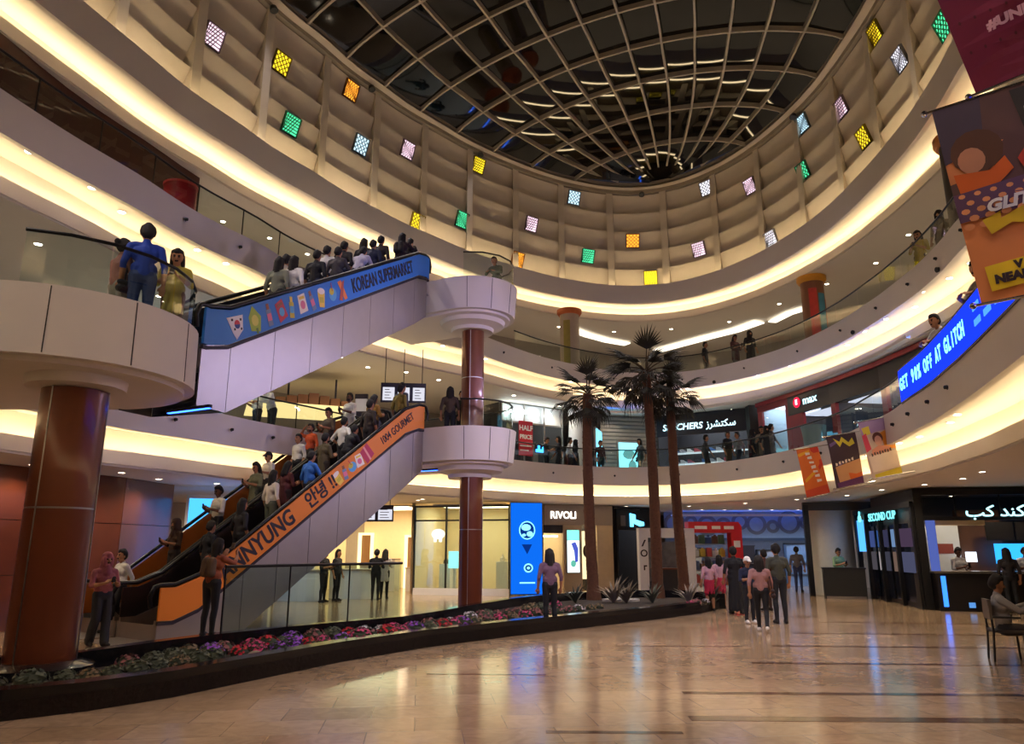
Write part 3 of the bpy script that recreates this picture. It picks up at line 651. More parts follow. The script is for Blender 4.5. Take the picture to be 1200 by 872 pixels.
def proto(key, **kw):
    caps = body_caps(**kw); me = cap_mesh(caps).mesh('body_' + key, WHITE)
    o = link('tmp', me); md = o.modifiers.new('r', 'REMESH'); md.mode = 'VOXEL'; md.voxel_size = .0115
    sm = o.modifiers.new('s', 'SMOOTH'); sm.factor = .5; sm.iterations = 3
    dg = bpy.context.evaluated_depsgraph_get(); out = bpy.data.meshes.new_from_object(o.evaluated_get(dg)); bpy.data.objects.remove(o)
    out.name = 'person_' + key; n = len(out.polygons); cen = np.zeros(n * 3); out.polygons.foreach_get('center', cen); cen = cen.reshape(-1, 3)
    best = np.full(n, 9.0); reg = np.zeros(n, int)
    for p, rp, q, rq, rg, bias in caps:
        p_, q_ = np.array(p), np.array(q); d = q_ - p_; t = np.clip(((cen - p_) @ d) / max(1e-9, d @ d), 0, 1)
        ds = np.linalg.norm(cen - p_ - t[:, None] * d, axis=1) - (rp + (rq - rp) * t) + bias
        k = ds < best; best[k] = ds[k]; reg[k] = rg
    out.materials.clear()
    for k in range(7): out.materials.append(WHITE)
    out.polygons.foreach_set('material_index', reg.tolist()); out.polygons.foreach_set('use_smooth', [True] * n)
    zs = np.zeros(len(out.vertices) * 3); out.vertices.foreach_get('co', zs); PROTO[key] = (out, float(zs.reshape(-1, 3)[:, 2].min()))
proto('stand'); proto('walk', legs='walk', arms='swing'); proto('rail', arms='rail', legs='stride'); proto('phone', arms='phone', tilt=.3)
proto('stand_long', head='long'); proto('walk_long', head='long', legs='walk', arms='swing', bag='side'); proto('phone_long', head='long', arms='phone', outfit='tunic', tilt=.3)
proto('hijab', head='hijab', outfit='wide', legs='stride', arms='phone'); proto('robe', head='hijab', outfit='robe'); proto('robe_man', outfit='robe', legs='stride', build=1.12)
proto('lean', arms='lean', lean=.35, legs='stand'); proto('lean_long', arms='lean', lean=.3, head='long'); proto('raise', arms='raise', head='long', bag='back', lean=.1)
proto('skirt', outfit='skirt', head='long', arms='down'); proto('sit', legs='sit', arms='lean', lean=-.08, tilt=.2); proto('cap', head='cap', arms='phone', tilt=.2)
proto('head', arms='head', head='beard'); proto('bag', head='bun', arms='phone', bag='side', legs='stride'); proto('hips', arms='hips', head='beard', build=1.06); proto('tunic', head='beard', outfit='tunic', arms='phone')
SK = {'l': (206, 160, 130), 'm': (168, 118, 86), 'd': (104, 68, 48)}
def cm(c, rough=.8): return mat('cloth_%d_%d_%d' % c, c, rough, var=.14, scale=9)
def person(key, loc, rz, label, top, bot, skin='m', hair=(22, 16, 14), shoe=(34, 30, 30), acc=(30, 28, 30), h=1.72, group=None):
    me, zmin = PROTO[key]; s = h / 1.72
    o = link('person', me, None, (loc[0], loc[1], loc[2] - zmin * s), (0, 0, rz)); o.scale = (s, s, s)
    for i, c in enumerate((SK[skin], hair, top, bot, shoe, acc, (40, 22, 20))):
        o.material_slots[i].link = 'OBJECT'; o.material_slots[i].material = cm(c)
    return tag(o, label, 'person', group)
W_, K_, NV = (222, 218, 212), (22, 22, 26), (26, 34, 62)
AWAY = PI
# ground floor
person('stand_long', at(645, 737, z=0), AWAY + .15, 'person in mauve top and black trousers standing on the open floor by the long planter', (112, 84, 104), K_, 'm', h=1.68)
person('skirt', at(833, 716, z=0), AWAY + .2, 'child in white-pink blouse and crimson skirt next to the end of the planter', (196, 150, 164), (176, 30, 62), 'm', h=1.45)
person('skirt', at(846, 713, z=0), AWAY - .1, 'child in pale pink shirt and pink-red skirt just behind the other child', (206, 164, 178), (196, 54, 84), 'm', h=1.5)
person('robe_man', at(864, 720, z=0), AWAY + .1, 'broad person all in black with long coat beside the children in pink', K_, K_, 'm', h=1.74)
person('cap', at(880, 731, z=0), .2, 'short person in white cap and navy jacket facing into the group', NV, (24, 26, 34), 'm', shoe=W_, acc=(226, 224, 220), h=1.5)
person('walk_long', at(895, 741, z=0), AWAY - .3, 'person in dusty pink top and black trousers striding, bag at the side', (158, 116, 112), K_, 'm', shoe=W_, acc=(46, 30, 28), h=1.55)
person('stand', at(916, 731, z=0), AWAY, 'tall person in olive shirt and dark trousers at the back of the walking group', (66, 68, 56), (28, 30, 36), 'm', h=1.8)
person('tunic', at(900, 716, z=0), AWAY + .4, 'person in brown tunic half hidden behind the walking group', (84, 52, 44), (64, 44, 36), 'm', h=1.66)
person('stand', at(937, 694, z=0), AWAY - .5, 'person in grey shirt and jeans near the white pillar', (92, 88, 92), (40, 50, 82), 'm', h=1.76)
person('raise', at(225, 771, z=.02) + Vector((0, .55, .24)), AWAY - .35, 'person in rust top with backpack stepping over the flower bed', (150, 76, 48), (26, 26, 32), 'm', acc=(92, 70, 52), h=1.6)
person('hijab', at(113, 758, z=0), .9, 'person in rose headscarf and rose jumper walking behind the thick column', (150, 82, 90), (34, 36, 42), 'm', hair=(150, 80, 92), h=1.62)
# lower escalators: place by run length and lane
def rider(E, zf, L, x, y, key, turn, *a, **k):
    an = E['ang']; base = Vector(E.location) + Vector((math.cos(an) * x - math.sin(an) * y, math.sin(an) * x + math.cos(an) * y, zf(x) + .012))
    n = max(0, math.floor((x - .75) / .4)); return person(key, base, an + PI / 2 + turn, *a, **k)
GR = 'people riding the orange escalators'
low = [ # escalator, run, lane, pose, turn, label, top, bottom, extra
 (2, .35, .7, 'walk', PI, 'person in white shirt stepping off at the foot of the second orange escalator', W_, (30, 32, 40), {}),
 (2, 1.5, .75, 'hijab', PI, 'person in brown wrap riding down behind the white-shirted person', (66, 44, 32), (40, 30, 26), dict(hair=(60, 38, 26))),
 (2, 2.45, .7, 'phone', PI, 'person in white tee looking at a phone on the second orange escalator', (214, 212, 210), K_, dict(skin='d')),
 (1, 1.4, .8, 'stand', 0, 'person in black leaning low on the near orange escalator', K_, K_, {}),
 (1, 1.95, .55, 'stand_long', 0, 'person in black top with dark hair low on the near orange escalator', (28, 26, 30), K_, {}),
 (2, 3.35, .6, 'phone_long', PI, 'person in green camouflage-like shirt on the second orange escalator', (112, 116, 92), (60, 64, 52), {}),
 (2, 3.85, .85, 'cap', PI, 'person in white shirt and dark cap high on the second orange escalator', (226, 222, 214), (60, 60, 66), dict(acc=(24, 22, 24))),
 (1, 2.9, .85, 'stand_long', 0, 'person in cream blouse with long dark hair on the near orange escalator', (214, 206, 194), (84, 90, 74), {}),
 (1, 3.35, .95, 'phone_long', 0, 'person in maroon top beside the blue-shirted rider', (96, 44, 44), (52, 34, 30), {}),
 (1, 3.55, .35, 'rail', 0, 'person in blue shirt holding the near orange escalator rail', (44, 104, 186), (30, 34, 48), {}),
 (2, 4.55, .6, 'stand', PI, 'person in white tee next to the orange-shirted rider', (220, 218, 214), (40, 42, 50), dict(skin='m')),
 (2, 5.0, .7, 'head', PI, 'person in orange shirt with one hand on the head', (216, 92, 44), (46, 42, 44), {}),
 (1, 4.3, .8, 'tunic', 0, 'person in olive brown top in the middle of the near orange escalator', (86, 76, 50), (50, 44, 34), {}),
 (2, 5.5, .6, 'phone', PI, 'person in grey-brown shirt high on the second orange escalator', (98, 84, 72), (60, 50, 44), {}),
 (1, 4.8, .55, 'lean', 0, 'person in black bending over on the near orange escalator', (20, 20, 24), K_, {}),
 (1, 5.05, 1.0, 'hips', 0, 'broad person in white shirt with back turned on the near orange escalator', (226, 224, 220), (40, 42, 52), {}),
 (2, 6.3, .7, 'tunic', PI, 'person in white shirt and trousers facing down from the escalator head', (232, 228, 220), (206, 200, 190), dict(skin='d')),
 (1, 5.55, .6, 'stand', 0, 'person in dark brown jacket near the head of the near orange escalator', (52, 42, 36), (36, 32, 32), {}),
 (1, 5.95, .9, 'phone_long', 0, 'person in mustard scarf near the head of the near orange escalator', (150, 110, 40), (44, 36, 30), {}),
 (1, 6.55, .5, 'stand', 0, 'person in khaki yellow shirt at the head of the near orange escalator', (132, 116, 50), K_, {}),
 (1, 6.95, .85, 'stand', 0, 'person in slate grey tee at the head of the near orange escalator', (76, 80, 92), K_, {}),
]
for e, x, y, key, turn, lb, tp, bt, ex in low:
    E, Z = (E1, ZE1) if e == 1 else (E2, ZE2)
    rider(E, Z, L1r, x, y, key, turn, lb, tp, bt, h=rnd.uniform(1.6, 1.76), group=GR, **ex)
# second escalator landing people, upper escalator
up = [(1.3 + 1.4, .6, 'stand_long', 'person with long brown hair in grey-green top lowest on the blue escalator', (120, 124, 108)), (3.05, .5, 'stand_long', 'person in white top with dark hair low on the blue escalator', (222, 220, 216)),
      (3.35, .9, 'stand', 'person in beige tee behind the long-haired riders', (176, 166, 150)), (4.2, .7, 'stand', 'person in black shirt standing alone mid blue escalator', (22, 22, 28)), (4.75, .5, 'rail', 'person in charcoal shirt with hand on the blue escalator rail', (62, 58, 62)),
      (5.0, .95, 'rail', 'person in white long-sleeved shirt on the blue escalator', (216, 214, 214)), (5.7, .5, 'lean', 'person in pale lilac shirt leaning on the blue escalator rail', (176, 172, 190)), (5.85, 1.0, 'stand', 'person in black polo near the grey lilac-shirted rider', (28, 26, 30)),
      (6.5, .55, 'stand', 'person in navy shirt in the dark cluster of riders', (28, 34, 60)), (6.75, .95, 'stand_long', 'person in black in the dark cluster of riders', (26, 22, 28)), (7.2, .7, 'stand', 'person in brown-black shirt ahead of the dark cluster', (48, 38, 36)),
      (8.0, .5, 'raise', 'person in dark maroon near the head of the blue escalator', (44, 26, 30)), (8.35, .5, 'lean', 'person in dark grey leaning on the rail at the blue escalator head', (44, 42, 40))]
for x, y, key, lb, tp in up: rider(E3, ZE3, L3r, x, y, key, 0, lb, tp, rnd.choice([K_, (40, 42, 52), NV]), h=rnd.uniform(1.62, 1.76), group='people riding the blue escalator')
# wide landing
person('bag', (-5.68, 10.2, 4.502), 2.6, 'person in rose-beige top with black handbag on the wide landing', (150, 104, 92), (150, 146, 130), 'm', h=1.6)
person('stand', (-5.3, 10.12, 4.502), PI + .5, 'person in royal blue shirt and jeans on the wide landing', (24, 60, 150), (44, 62, 104), 'm', h=1.8)
person('phone_long', (-5.07, 10.62, 4.502), .3, 'person in pale top and mustard tunic with phone on the wide landing', (178, 164, 70), (110, 70, 40), 'm', h=1.6)
# landing at the head of the orange escalators
person('stand_long', (-1.75, 20.75, 4.502), AWAY, 'person in brown coat on the lower round landing', (76, 60, 48), K_, h=1.66)
person('stand', (-1.45, 21.3, 4.502), .4, 'person in dark green on the lower round landing', (44, 52, 44), K_, h=1.66)
person('lean', (-.45, 21.35, 8.702), -.4, 'person in grey-green shirt leaning behind the glass of the upper round landing', (96, 104, 84), (60, 62, 60), h=1.6)
# first gallery walkers
def walker(F, px, py, ztop, dr, *a, **k):
    p = at(px, py, z=ztop); an = ang_of(p); q = pol(F, an, dr, ztop - .398); 
    return person(a[0], q, *a[1:], **k)
GW = 'people walking on the first gallery'
for px, key, rz, lb, tp, bt in ((598, 'robe', 1.4, 'person in dark purple robe at the shop with the red sale sign', (50, 40, 52), K_), (641, 'phone', 1.2, 'person in black shirt in front of the shop with dark racks', (24, 24, 28), K_),
        (655, 'walk_long', -1.5, 'person in charcoal walking past the white shop pillar', (40, 38, 44), K_), (667, 'walk', 1.5, 'person in white shirt and black trousers walking past the white pillar', (212, 212, 214), K_), (673, 'robe', 1.3, 'person in black robe close to the white-shirted walker', (22, 22, 26), K_), (700, 'stand', .5, 'person in maroon behind the first palm trunk', (70, 40, 44), (40, 60, 60)),
        (743, 'walk_long', -1.2, 'person in olive grey robe before the cyan light box', (84, 90, 96), (60, 84, 84)), (822, 'walk', 1.4, 'person in dark clothes passing the shoe shelves', (48, 44, 46), K_), (857, 'stand', .6, 'person in black with tan bag by the shoe shelves', (26, 24, 26), (70, 60, 44)), (867, 'walk', -1.4, 'person in grey tee walking past the dark pillar', (150, 150, 154), (34, 38, 52)),
        (896, 'robe', 1.2, 'person in black robe at the red shop front', (20, 20, 24), K_), (914, 'phone_long', -.6, 'person in pale scarf before the bright shop window', (120, 112, 100), K_), (929, 'robe', .2, 'person in dark robe at the edge of the bright shop window', (28, 26, 32), K_), (936, 'walk', 1.5, 'person in grey walking towards the electronics shop', (80, 74, 76), K_)):
    walker(F1, px, 545, 4.9, rnd.uniform(.9, 1.7), key, rz, lb, tp, bt, h=rnd.uniform(1.6, 1.72), group=GW)
for px, py, rz, lb, tp, key in ((1062, 452, 2.2, 'person in white top leaning over the blue screen parapet', (206, 206, 210), 'lean'), (1112, 412, 2.1, 'person in grey top leaning over the blue screen parapet', (150, 140, 128), 'lean'), (1141, 368, 2.0, 'person in charcoal shirt leaning over the parapet beside the big orange banner', (90, 88, 98), 'lean')):
    walker(F1, px, py, 4.9, .46, key, -PI / 2 + .2, lb, tp, K_, h=1.84, group=GW)
# gallery behind the riders
for px, py, dr, lb, tp, key in ((356, 500, 1.2, 'person in white shirt behind the gallery glass above the riders', (216, 214, 210), 'phone'), (322, 503, .7, 'person in pale shirt low behind the gallery glass', (190, 190, 190), 'lean')):
    walker(F1, px, py, 4.9, dr, key, -.8, lb, tp, K_, h=1.7, group=GW)
# second gallery
for px, py, rz, lb, tp, bt, key in ((826, 434, 1, 'person in dark clothes on the second gallery behind the palm crown', (34, 30, 34), K_, 'stand'), (858, 425, .5, 'person in maroon on the second gallery carrying something white', (80, 40, 44), (90, 84, 80), 'phone_long'), (874, 420, .2, 'person in black robe on the second gallery', (22, 24, 26), K_, 'robe'),
        (1058, 320, -.9, 'person in black and yellow patterned top on the second gallery', (170, 150, 30), K_, 'phone_long'), (1081, 300, -.9, 'person in brown robe on the second gallery', (104, 92, 66), (90, 80, 60), 'robe')):
    walker(F2, px, py, 9.1, .55, key, rz, lb, tp, bt, h=1.7, group='people on the second gallery')
# ------------------------------------------------------------------ shops and walls
CREAM = mat('cream_shop_wall', (232, 214, 176), .6, var=.05)
SHOPW = mat('white_shop_wall', (226, 228, 232), .55, var=.04)
DARKW = mat('dark_shop_wall', (40, 38, 42), .55, var=.15)
GREYB = mat('taupe_shop_front', (150, 136, 122), .5, var=.05)
REDM = mat('red_shop_front', (150, 18, 28), .35, var=.12)
def fpt(m, x, y, z=0.0): return m @ Vector((x, y, z))
def shop_frame(p0, p1, z0):
    a = math.atan2(p1[1] - p0[1], p1[0] - p0[0]); return frame((p0[0], p0[1], z0), a), math.hypot(p1[0] - p0[0], p1[1] - p0[1])
def shop_room(n, p0, p1, z0, h, depth, wm, label, light=6.0, col=(255, 236, 205), lightlabel=None, near=.2):
    """open-fronted room; local X along the front, Y up, -Z into the shop"""
    m, w = shop_frame(p0, p1, z0)
    o = MB().add([(0, 0, 0), (0, 0, -depth), (w, 0, -depth), (w, 0, 0), (0, h, 0), (0, h, -depth), (w, h, -depth), (w, h, 0)], [(0, 1, 5, 4), (1, 2, 6, 5), (2, 3, 7, 6), (4, 5, 6, 7)]).build('wall_shop_%d' % n, wm, fix=False)
    o.matrix_world = m; tag(o, label, 'shop wall', kind='structure')
    if light:
        l = thing('ceiling_light', lightlabel or ('lit ceiling panel inside the ' + label), 'ceiling light', mtx=m)
        MB().box(w * .12, w * .88, h - .06, h - .02, -depth * .75, -depth * near).build('housing', STEEL, l)
        MB().box(w * .14, w * .86, h - .075, h - .062, -depth * .73, -depth * (near + .02)).build('diffuser', glow('shop_light_%d' % n, col, light * SHOP_POWER), l)
    return m, w
def flat(name, label, cat, m, parts, group=None, kind=None):
    """parts: (name, builder, material) in the wall frame"""
    t = thing(name, label, cat, mtx=m, group=group)
    if kind: t['kind'] = kind
    for nm, b, mt in parts: b.build(nm, mt, t)
    return t
# brown veneer wall beside the escalators ------------------------------------------------------
bw = [(-14.5, 6.5), (-12.4, 11.6), (-11.0, 15.4), (-9.75, 19.0), (-9.5, 21.2)]
wl = thing('wall_left', 'brown wood veneer wall of large panels beside the escalators', 'wall', (-11, 15, 0)); wl['kind'] = 'structure'
for (p, q) in zip(bw[:-1], bw[1:]):
    m, w = shop_frame(p, q, 0); n = max(1, round(w / 1.9))
    for k in range(n):
        for r in range(3):
            b = MB().box(k * w / n + .008, (k + 1) * w / n - .008, r * 1.15 + .008, (r + 1) * 1.15 - .008, -.05, 0); b.v = [tuple(fpt(m, *v) - Vector((-11, 15, 0))) for v in b.v]; b.build('panel', WOOD, wl)
    b = MB().box(0, w, 0, 3.45, -.12, -.05); b.v = [tuple(fpt(m, *v) - Vector((-11, 15, 0))) for v in b.v]; b.build('backing', SLOT, wl)
m, w = shop_frame((-11.9, 13.0), (-11.4, 14.4), 0)
flat('door_1', 'dark doorway with pale frame in the brown wall', 'door', m, [('door_leaf', MB().box(.06, w - .06, 0, 2.3, .02, .05), mat('dark_door', (28, 20, 18), .4)), ('door_frame', MB().box(0, .06, 0, 2.36, .02, .08).box(w - .06, w, 0, 2.36, .02, .08).box(0, w, 2.3, 2.36, .02, .08), STEEL)], kind='structure')
flat('vent_grille', 'small black vent grille above the doorway in the brown wall', 'vent', m, [('frame', MB().box(.3, .9, 2.62, 2.8, .02, .05), BLACK), ('slat', MB().box(.33, .87, 2.66, 2.68, .05, .06).box(.33, .87, 2.73, 2.75, .05, .06), STEEL)])
flat('wall_sign', 'small pale projecting sign high on the brown wall', 'sign', shop_frame((-11.17, 14.93), (-11.0, 15.4), 0)[0], [('panel', MB().box(.1, .45, 2.75, 3.15, .03, .12), mat('pale_sign', (170, 160, 150), .5)), ('bracket', MB().box(.25, .3, 3.15, 3.2, 0, .1), BLACK)])
m, w = shop_frame((-13.87, 8.03), (-13.13, 9.83), 0)
flat('poster_case', 'dark poster case with white notice on the brown wall beside the thick column', 'poster', m, [('case', MB().box(0, w, .1, 2.3, .02, .1), BLACK), ('notice', MB().box(.9, 1.7, .7, 1.7, .1, .11), mat('notice_white', (200, 196, 190), .5)), ('photo', MB().prism([(.9, 1.75), (1.8, 1.75), (1.5, 2.15), (.9, 2.2)], .1, .11), mat('photo_grey', (120, 130, 150), .5))])
m, w = shop_frame((-9.3, 21.6), (-7.6, 22.3), 0)
flat('window_1', 'blue-lit shop window seen behind the escalator riders', 'window', m, [('frame', MB().box(0, .08, 0, 3.2, 0, .1).box(w - .08, w, 0, 3.2, 0, .1).box(0, w, 3.1, 3.2, 0, .1).box(w / 2 - .03, w / 2 + .03, 0, 3.2, 0, .1), SHOPW), ('pane', MB().box(.08, w / 2 - .03, 0, 3.1, .03, .04).box(w / 2 + .03, w - .08, 0, 3.1, .03, .04), glow('blue_window', (60, 150, 240), 1.6))], kind='structure')

# cream corner shop with glass front ------------------------------------------------------------
H0 = 3.42
m, w = shop_room(1, (-8.6, 31.0), (-3.9, 29.6), 0, H0, 4.5, CREAM, 'cream shop beside the glass corner', 5.5, (255, 232, 190))
for k, (x, y, ww, hh, c) in enumerate(((.4, 0, .7, 2.3, CREAM), (2.7, 0, .65, 2.2, CREAM), (3.6, .0, .8, 2.3, CREAM))):
    t = flat('display_alcove', ('backlit cream alcove with brown back at the end of the cream shop', 'narrow backlit cream alcove in the middle of the cream shop', 'backlit cream alcove nearest the glass corner')[k], 'alcove', m, [('frame', MB().box(x, x + .08, y, hh, -4.4, -4.2).box(x + ww - .08, x + ww, y, hh, -4.4, -4.2).box(x, x + ww, hh, hh + .1, -4.4, -4.2), glow('alcove_frame', (255, 226, 160), 1.6)), ('back', MB().box(x + .08, x + ww - .08, y, hh, -4.45, -4.4), mat('alcove_brown', (126, 88, 52), .5))])
for k in range(4):
    x = .7 + k * 1.05; t = flat('display_plinth', ('low white plinth', 'white plinth with glass case', 'tall white plinth', 'white plinth by the corner')[k] + ' inside the cream shop', 'plinth', m, [('body', MB().box(x, x + .55, 0, (.8, 1.0, 1.25, .9)[k], -2.4, -1.9), SHOPW), ('top', MB().box(x - .02, x + .57, (.8, 1.0, 1.25, .9)[k], (.8, 1.0, 1.25, .9)[k] + .04, -2.42, -1.88), GREYB)])
m, w = shop_room(2, (-3.75, 29.5), (-.1, 28.6), 0, H0, 3.6, CREAM, 'glazed cream boutique behind the slender column', 6.0, (255, 234, 194))
wn = thing('window_2', 'full-height shop window in thin black frames behind the slender column', 'window', mtx=m); wn['kind'] = 'structure'
for a, b in ((0, 1.28), (1.28, 2.55), (2.55, w)):
    MB().box(a + .03, b - .03, .25, 2.72, -.01, 0).build('pane', GLASS, wn); MB().box(a + .03, b - .03, 2.78, 3.25, -.01, 0).build('pane', GLASS, wn)
    MB().box(a - .03, a + .03, 0, 3.3, -.04, .04).build('mullion', BLACK, wn)
MB().box(w - .03, w + .03, 0, 3.3, -.04, .04).build('mullion', BLACK, wn)
MB().box(0, w, 2.72, 2.78, -.04, .04).box(0, w, 3.25, 3.32, -.04, .04).build('transom', BLACK, wn); MB().box(0, w, 0, .25, -.06, .05).build('base', SHOPW, wn)
flat('logo_panel', 'white crest-like shop mark hung inside the glazed cream boutique', 'sign', m, [('crest', MB().prism(ell(.78, 2.25, .28, .2, 10), -.5, -.48).box(.6, .72, 1.95, 2.2, -.5, -.48).box(.82, .94, 1.95, 2.2, -.5, -.48), glow('crest_glow', (255, 250, 240), 1.6))])
flat('screen_stand', 'cyan glowing screen standing in the glazed cream boutique', 'screen', m, [('screen', MB().box(1.0, 1.45, .95, 1.6, -1.2, -1.15), glow('cyan_screen', (150, 240, 235), 1.6)), ('stand', MB().box(1.18, 1.3, 0, .95, -1.22, -1.16), SHOPW)])
for k, (x, h) in enumerate(((.5, 1.1), (1.75, 1.15), (2.85, 1.2))):
    flat('display_plinth', ('short pale plinth beside the cyan screen', 'pale plinth with orange jar beside the slender column', 'tall pale plinth behind the end pane')[k], 'plinth', m, [('body', MB().box(x, x + .45, 0, h, -1.9, -1.5), SHOPW), ('bust', MB().lathe([(.02, 0), (.12, .02), (.1, .14), (.05, .2), (.02, .3)], 14, (x + .22, 0, 0)), mat('bust_%d' % k, ((90, 84, 80), (190, 110, 40), (200, 190, 176))[k], .5))])
for o in [o for o in bpy.data.objects if o.name.split('.')[0] == 'bust']:
    k = float(o.parent.children[0].data.vertices[6].co.y); o.data.transform(Matrix.Translation((0, k, -1.7)) @ Matrix.Rotation(-PI / 2, 4, 'X'))
# blue LED totem
m, w = shop_frame((-.06, 27.7), (1.12, 27.9), 0)
t = flat('led_totem', 'tall blue LED screen with globe and watch pictures beside the boutique window', 'screen', m, [('casing', MB().box(0, w, .1, 3.35, -.18, -.02), BLACK), ('screen', MB().box(.02, w - .02, .12, 3.33, -.02, 0), glow('led_blue', (10, 92, 206), 1.0))])
LBL = glow('led_pale', (120, 210, 255), 1.5); LDK = glow('led_deep', (6, 40, 110), 1.0)
MB().prism(ell(.62, 2.35, .30, .33, 20), 0, .004).prism(ell(.62, 2.35, .26, .29, 20), .003, .006, 1).prism(ell(.58, 2.45, .18, .12, 10), .005, .009).prism(ell(.72, 2.22, .12, .1, 9), .005, .009).prism(ell(.5, 2.18, .08, .05, 8), .005, .009).build('globe_picture', [LBL, LDK], t)
MB().prism([(.42, 1.85), (.8, 1.85), (.62, 1.5)], 0, .004).build('pendant_picture', LDK, t)
MB().prism(ell(.66, 1.02, .17, .16, 18), 0, .004).prism(ell(.66, 1.02, .12, .11, 18), .003, .006, 1).prism(ell(.66, 1.02, .06, .05, 10), .005, .008).build('watch_picture', [LBL, LDK], t)
MB().box(.34, .9, .48, .53, 0, .004).build('caption_bar', LBL, t)
# watch shop with white sign ------------------------------------------------------------
m, w = shop_room(3, (1.25, 30.4), (4.1, 31.4), 0, H0, 3.2, CREAM, 'taupe-fronted watch shop', 6.0, (255, 232, 190))
t = thing('shop_facade', 'taupe shop front with white serif sign behind the first palm', 'shop front', mtx=m)
MB().box(0, w, 2.62, H0, 0, .12).build('fascia', GREYB, t)
for a, b in ((.82, 1.62), (2.3, w)): MB().box(a, b, 0, 2.62, 0, .10).build('pier', mat('sand_pier', (196, 174, 140), .5), t)
text('RIVOLI', .40, glow('sign_white', (255, 250, 240), 2.4), t, .82, 3.0, .13, 'sign_lettering', sx=.95, bold=.004)
MB().box(0, .82, 2.3, 2.62, -.02, .02).build('blind', DARKW, t); MB().box(0, .82, 2.16, 2.22, -.6, -.5).build('light_bar', glow('bar_white', (255, 250, 235), 5), t)
flat('light_box', 'tall white light box with blue watch picture on the taupe shop front', 'light box', m, [('casing', MB().box(.92, 1.5, .75, 2.45, .1, .17), STEEL), ('screen', MB().box(.95, 1.47, .78, 2.02, .17, .18), glow('lb_white', (222, 240, 244), 1.3)), ('header_screen', MB().box(.95, 1.47, 2.04, 2.42, .17, .18), glow('lb_teal', (120, 236, 214), 1.2)), ('picture', MB().prism([(1.12, 1.9), (1.3, 1.96), (1.42, 1.7), (1.4, 1.2), (1.28, 1.16), (1.24, 1.6)], .18, .184), glow('lb_blue', (70, 84, 180), .9)), ('leaf_picture', MB().prism(ell(1.2, 1.12, .12, .14, 7), .18, .184), glow('lb_green', (90, 170, 150), .9))])
flat('wall_clock', 'dark oval shop mark in the lit niche of the taupe shop', 'sign', m, [('niche', MB().box(1.72, 2.24, .5, 2.4, -.4, -.36), glow('niche_cream', (250, 226, 170), 1.0)), ('mark', MB().prism(ell(2.0, 1.6, .13, .24, 14), -.36, -.33), mat('mark_brown', (60, 44, 36), .5))])
# black shop with cyan sign ---------------------------------------------------------------------
m, w = shop_room(4, (4.25, 31.6), (6.3, 33.4), 0, H0, 3, DARKW, 'black-fronted shop', 2.0, (220, 235, 255))
t = thing('shop_facade', 'black shop front with glowing cyan sign behind the palms', 'shop front', mtx=m)
MB().box(0, w, 2.45, H0 - .1, 0, .12).build('fascia', BLACK, t); MB().box(0, .12, 0, 2.45, 0, .1).build('pier', BLACK, t); MB().box(w - .12, w, 0, 2.45, 0, .1).build('pier', BLACK, t)
MB().prism([(.85, 2.6), (1.05, 2.6), (1.05, 2.75), (1.5, 2.62), (1.75, 2.66), (1.75, 2.8), (1.2, 2.9), (1.2, 3.1), (.85, 3.15)], .12, .15).build('sign_mark', glow('sign_cyan', (90, 205, 255), 2.6), t)
MB().box(.25, .55, 2.62, 3.05, .12, .14).build('small_print', mat('grey_print', (110, 104, 100), .5), t)
for k, c in enumerate(((150, 150, 90), (120, 160, 190))): MB().box(.3 + k * .45, .6 + k * .45, .3, 1.9, -1.2, -.9).build('garment_rack', mat('rack_%d' % k, c, .7), t)
# white arch stand and red arch stand ------------------------------------------------------------
m, w = shop_frame((4.75, 28.6), (6.9, 28.9), 0)
t = thing('promo_arch', 'white promotional arch with black letters behind the palms', 'stand', mtx=m)
MB().box(0, .34, 0, 2.1, -.3, 0).build('leg', SHOPW, t); MB().box(w - .34, w, 0, 2.1, -.3, 0).build('leg', SHOPW, t); MB().box(0, w, 2.1, 2.45, -.3, 0).build('beam', SHOPW, t)
MB().prism([(.08, 1.78), (.14, 1.78), (.26, 2.02), (.2, 2.02)], 0, .006).build('print_mark', INK, t); text('O', .36, INK, t, .17, 1.52, .005, 'letter', bold=.006); MB().box(.14, .19, .92, 1.1, 0, .006).box(.19, .27, 1.05, 1.1, 0, .006).build('print_mark', INK, t)
MB().box(.5, w - .5, .5, 1.95, -.6, -.55).build('picture_board', mat('board_grey', (110, 112, 112), .6, var=.5, scale=5), t)
MB().box(.6, 1.4, 0, .95, -.5, .3).build('counter', DARKW, t); MB().box(.55, 1.45, .95, 1.0, -.55, .35).build('counter_top', WOOD, t)
m, w = shop_frame((6.85, 29.6), (9.0, 29.9), 0)
t = thing('promo_arch', 'red promotional arch with white print beside the children in pink', 'stand', mtx=m)
RED = mat('promo_red', (206, 26, 34), .45)
MB().prism([(0, 2.3), (w - .45, 2.3), (w - .45, 0), (w, 0), (w, 2.55), (w - .12, 2.72), (0, 2.72)], -.4, 0).build('arch', RED, t)
PW = mat('print_white', (236, 232, 226), .5)
for k, (x, ww) in enumerate(((.25, .5), (.95, .35), (1.45, .4))): MB().box(x, x + ww, 2.44, 2.56, 0, .006).build('print_bar', PW, t)
MB().box(w - .36, w - .1, 1.75, 2.0, 0, .006).build('print_bar', PW, t)
for r in range(4):
    MB().box(0, w - .5, .35 + r * .5, .39 + r * .5, -.7, -.35).build('shelf', STEEL, t)
GOODS = [(196, 170, 60), (90, 120, 80), (180, 70, 60), (70, 90, 130), (206, 206, 198), (120, 84, 60)]
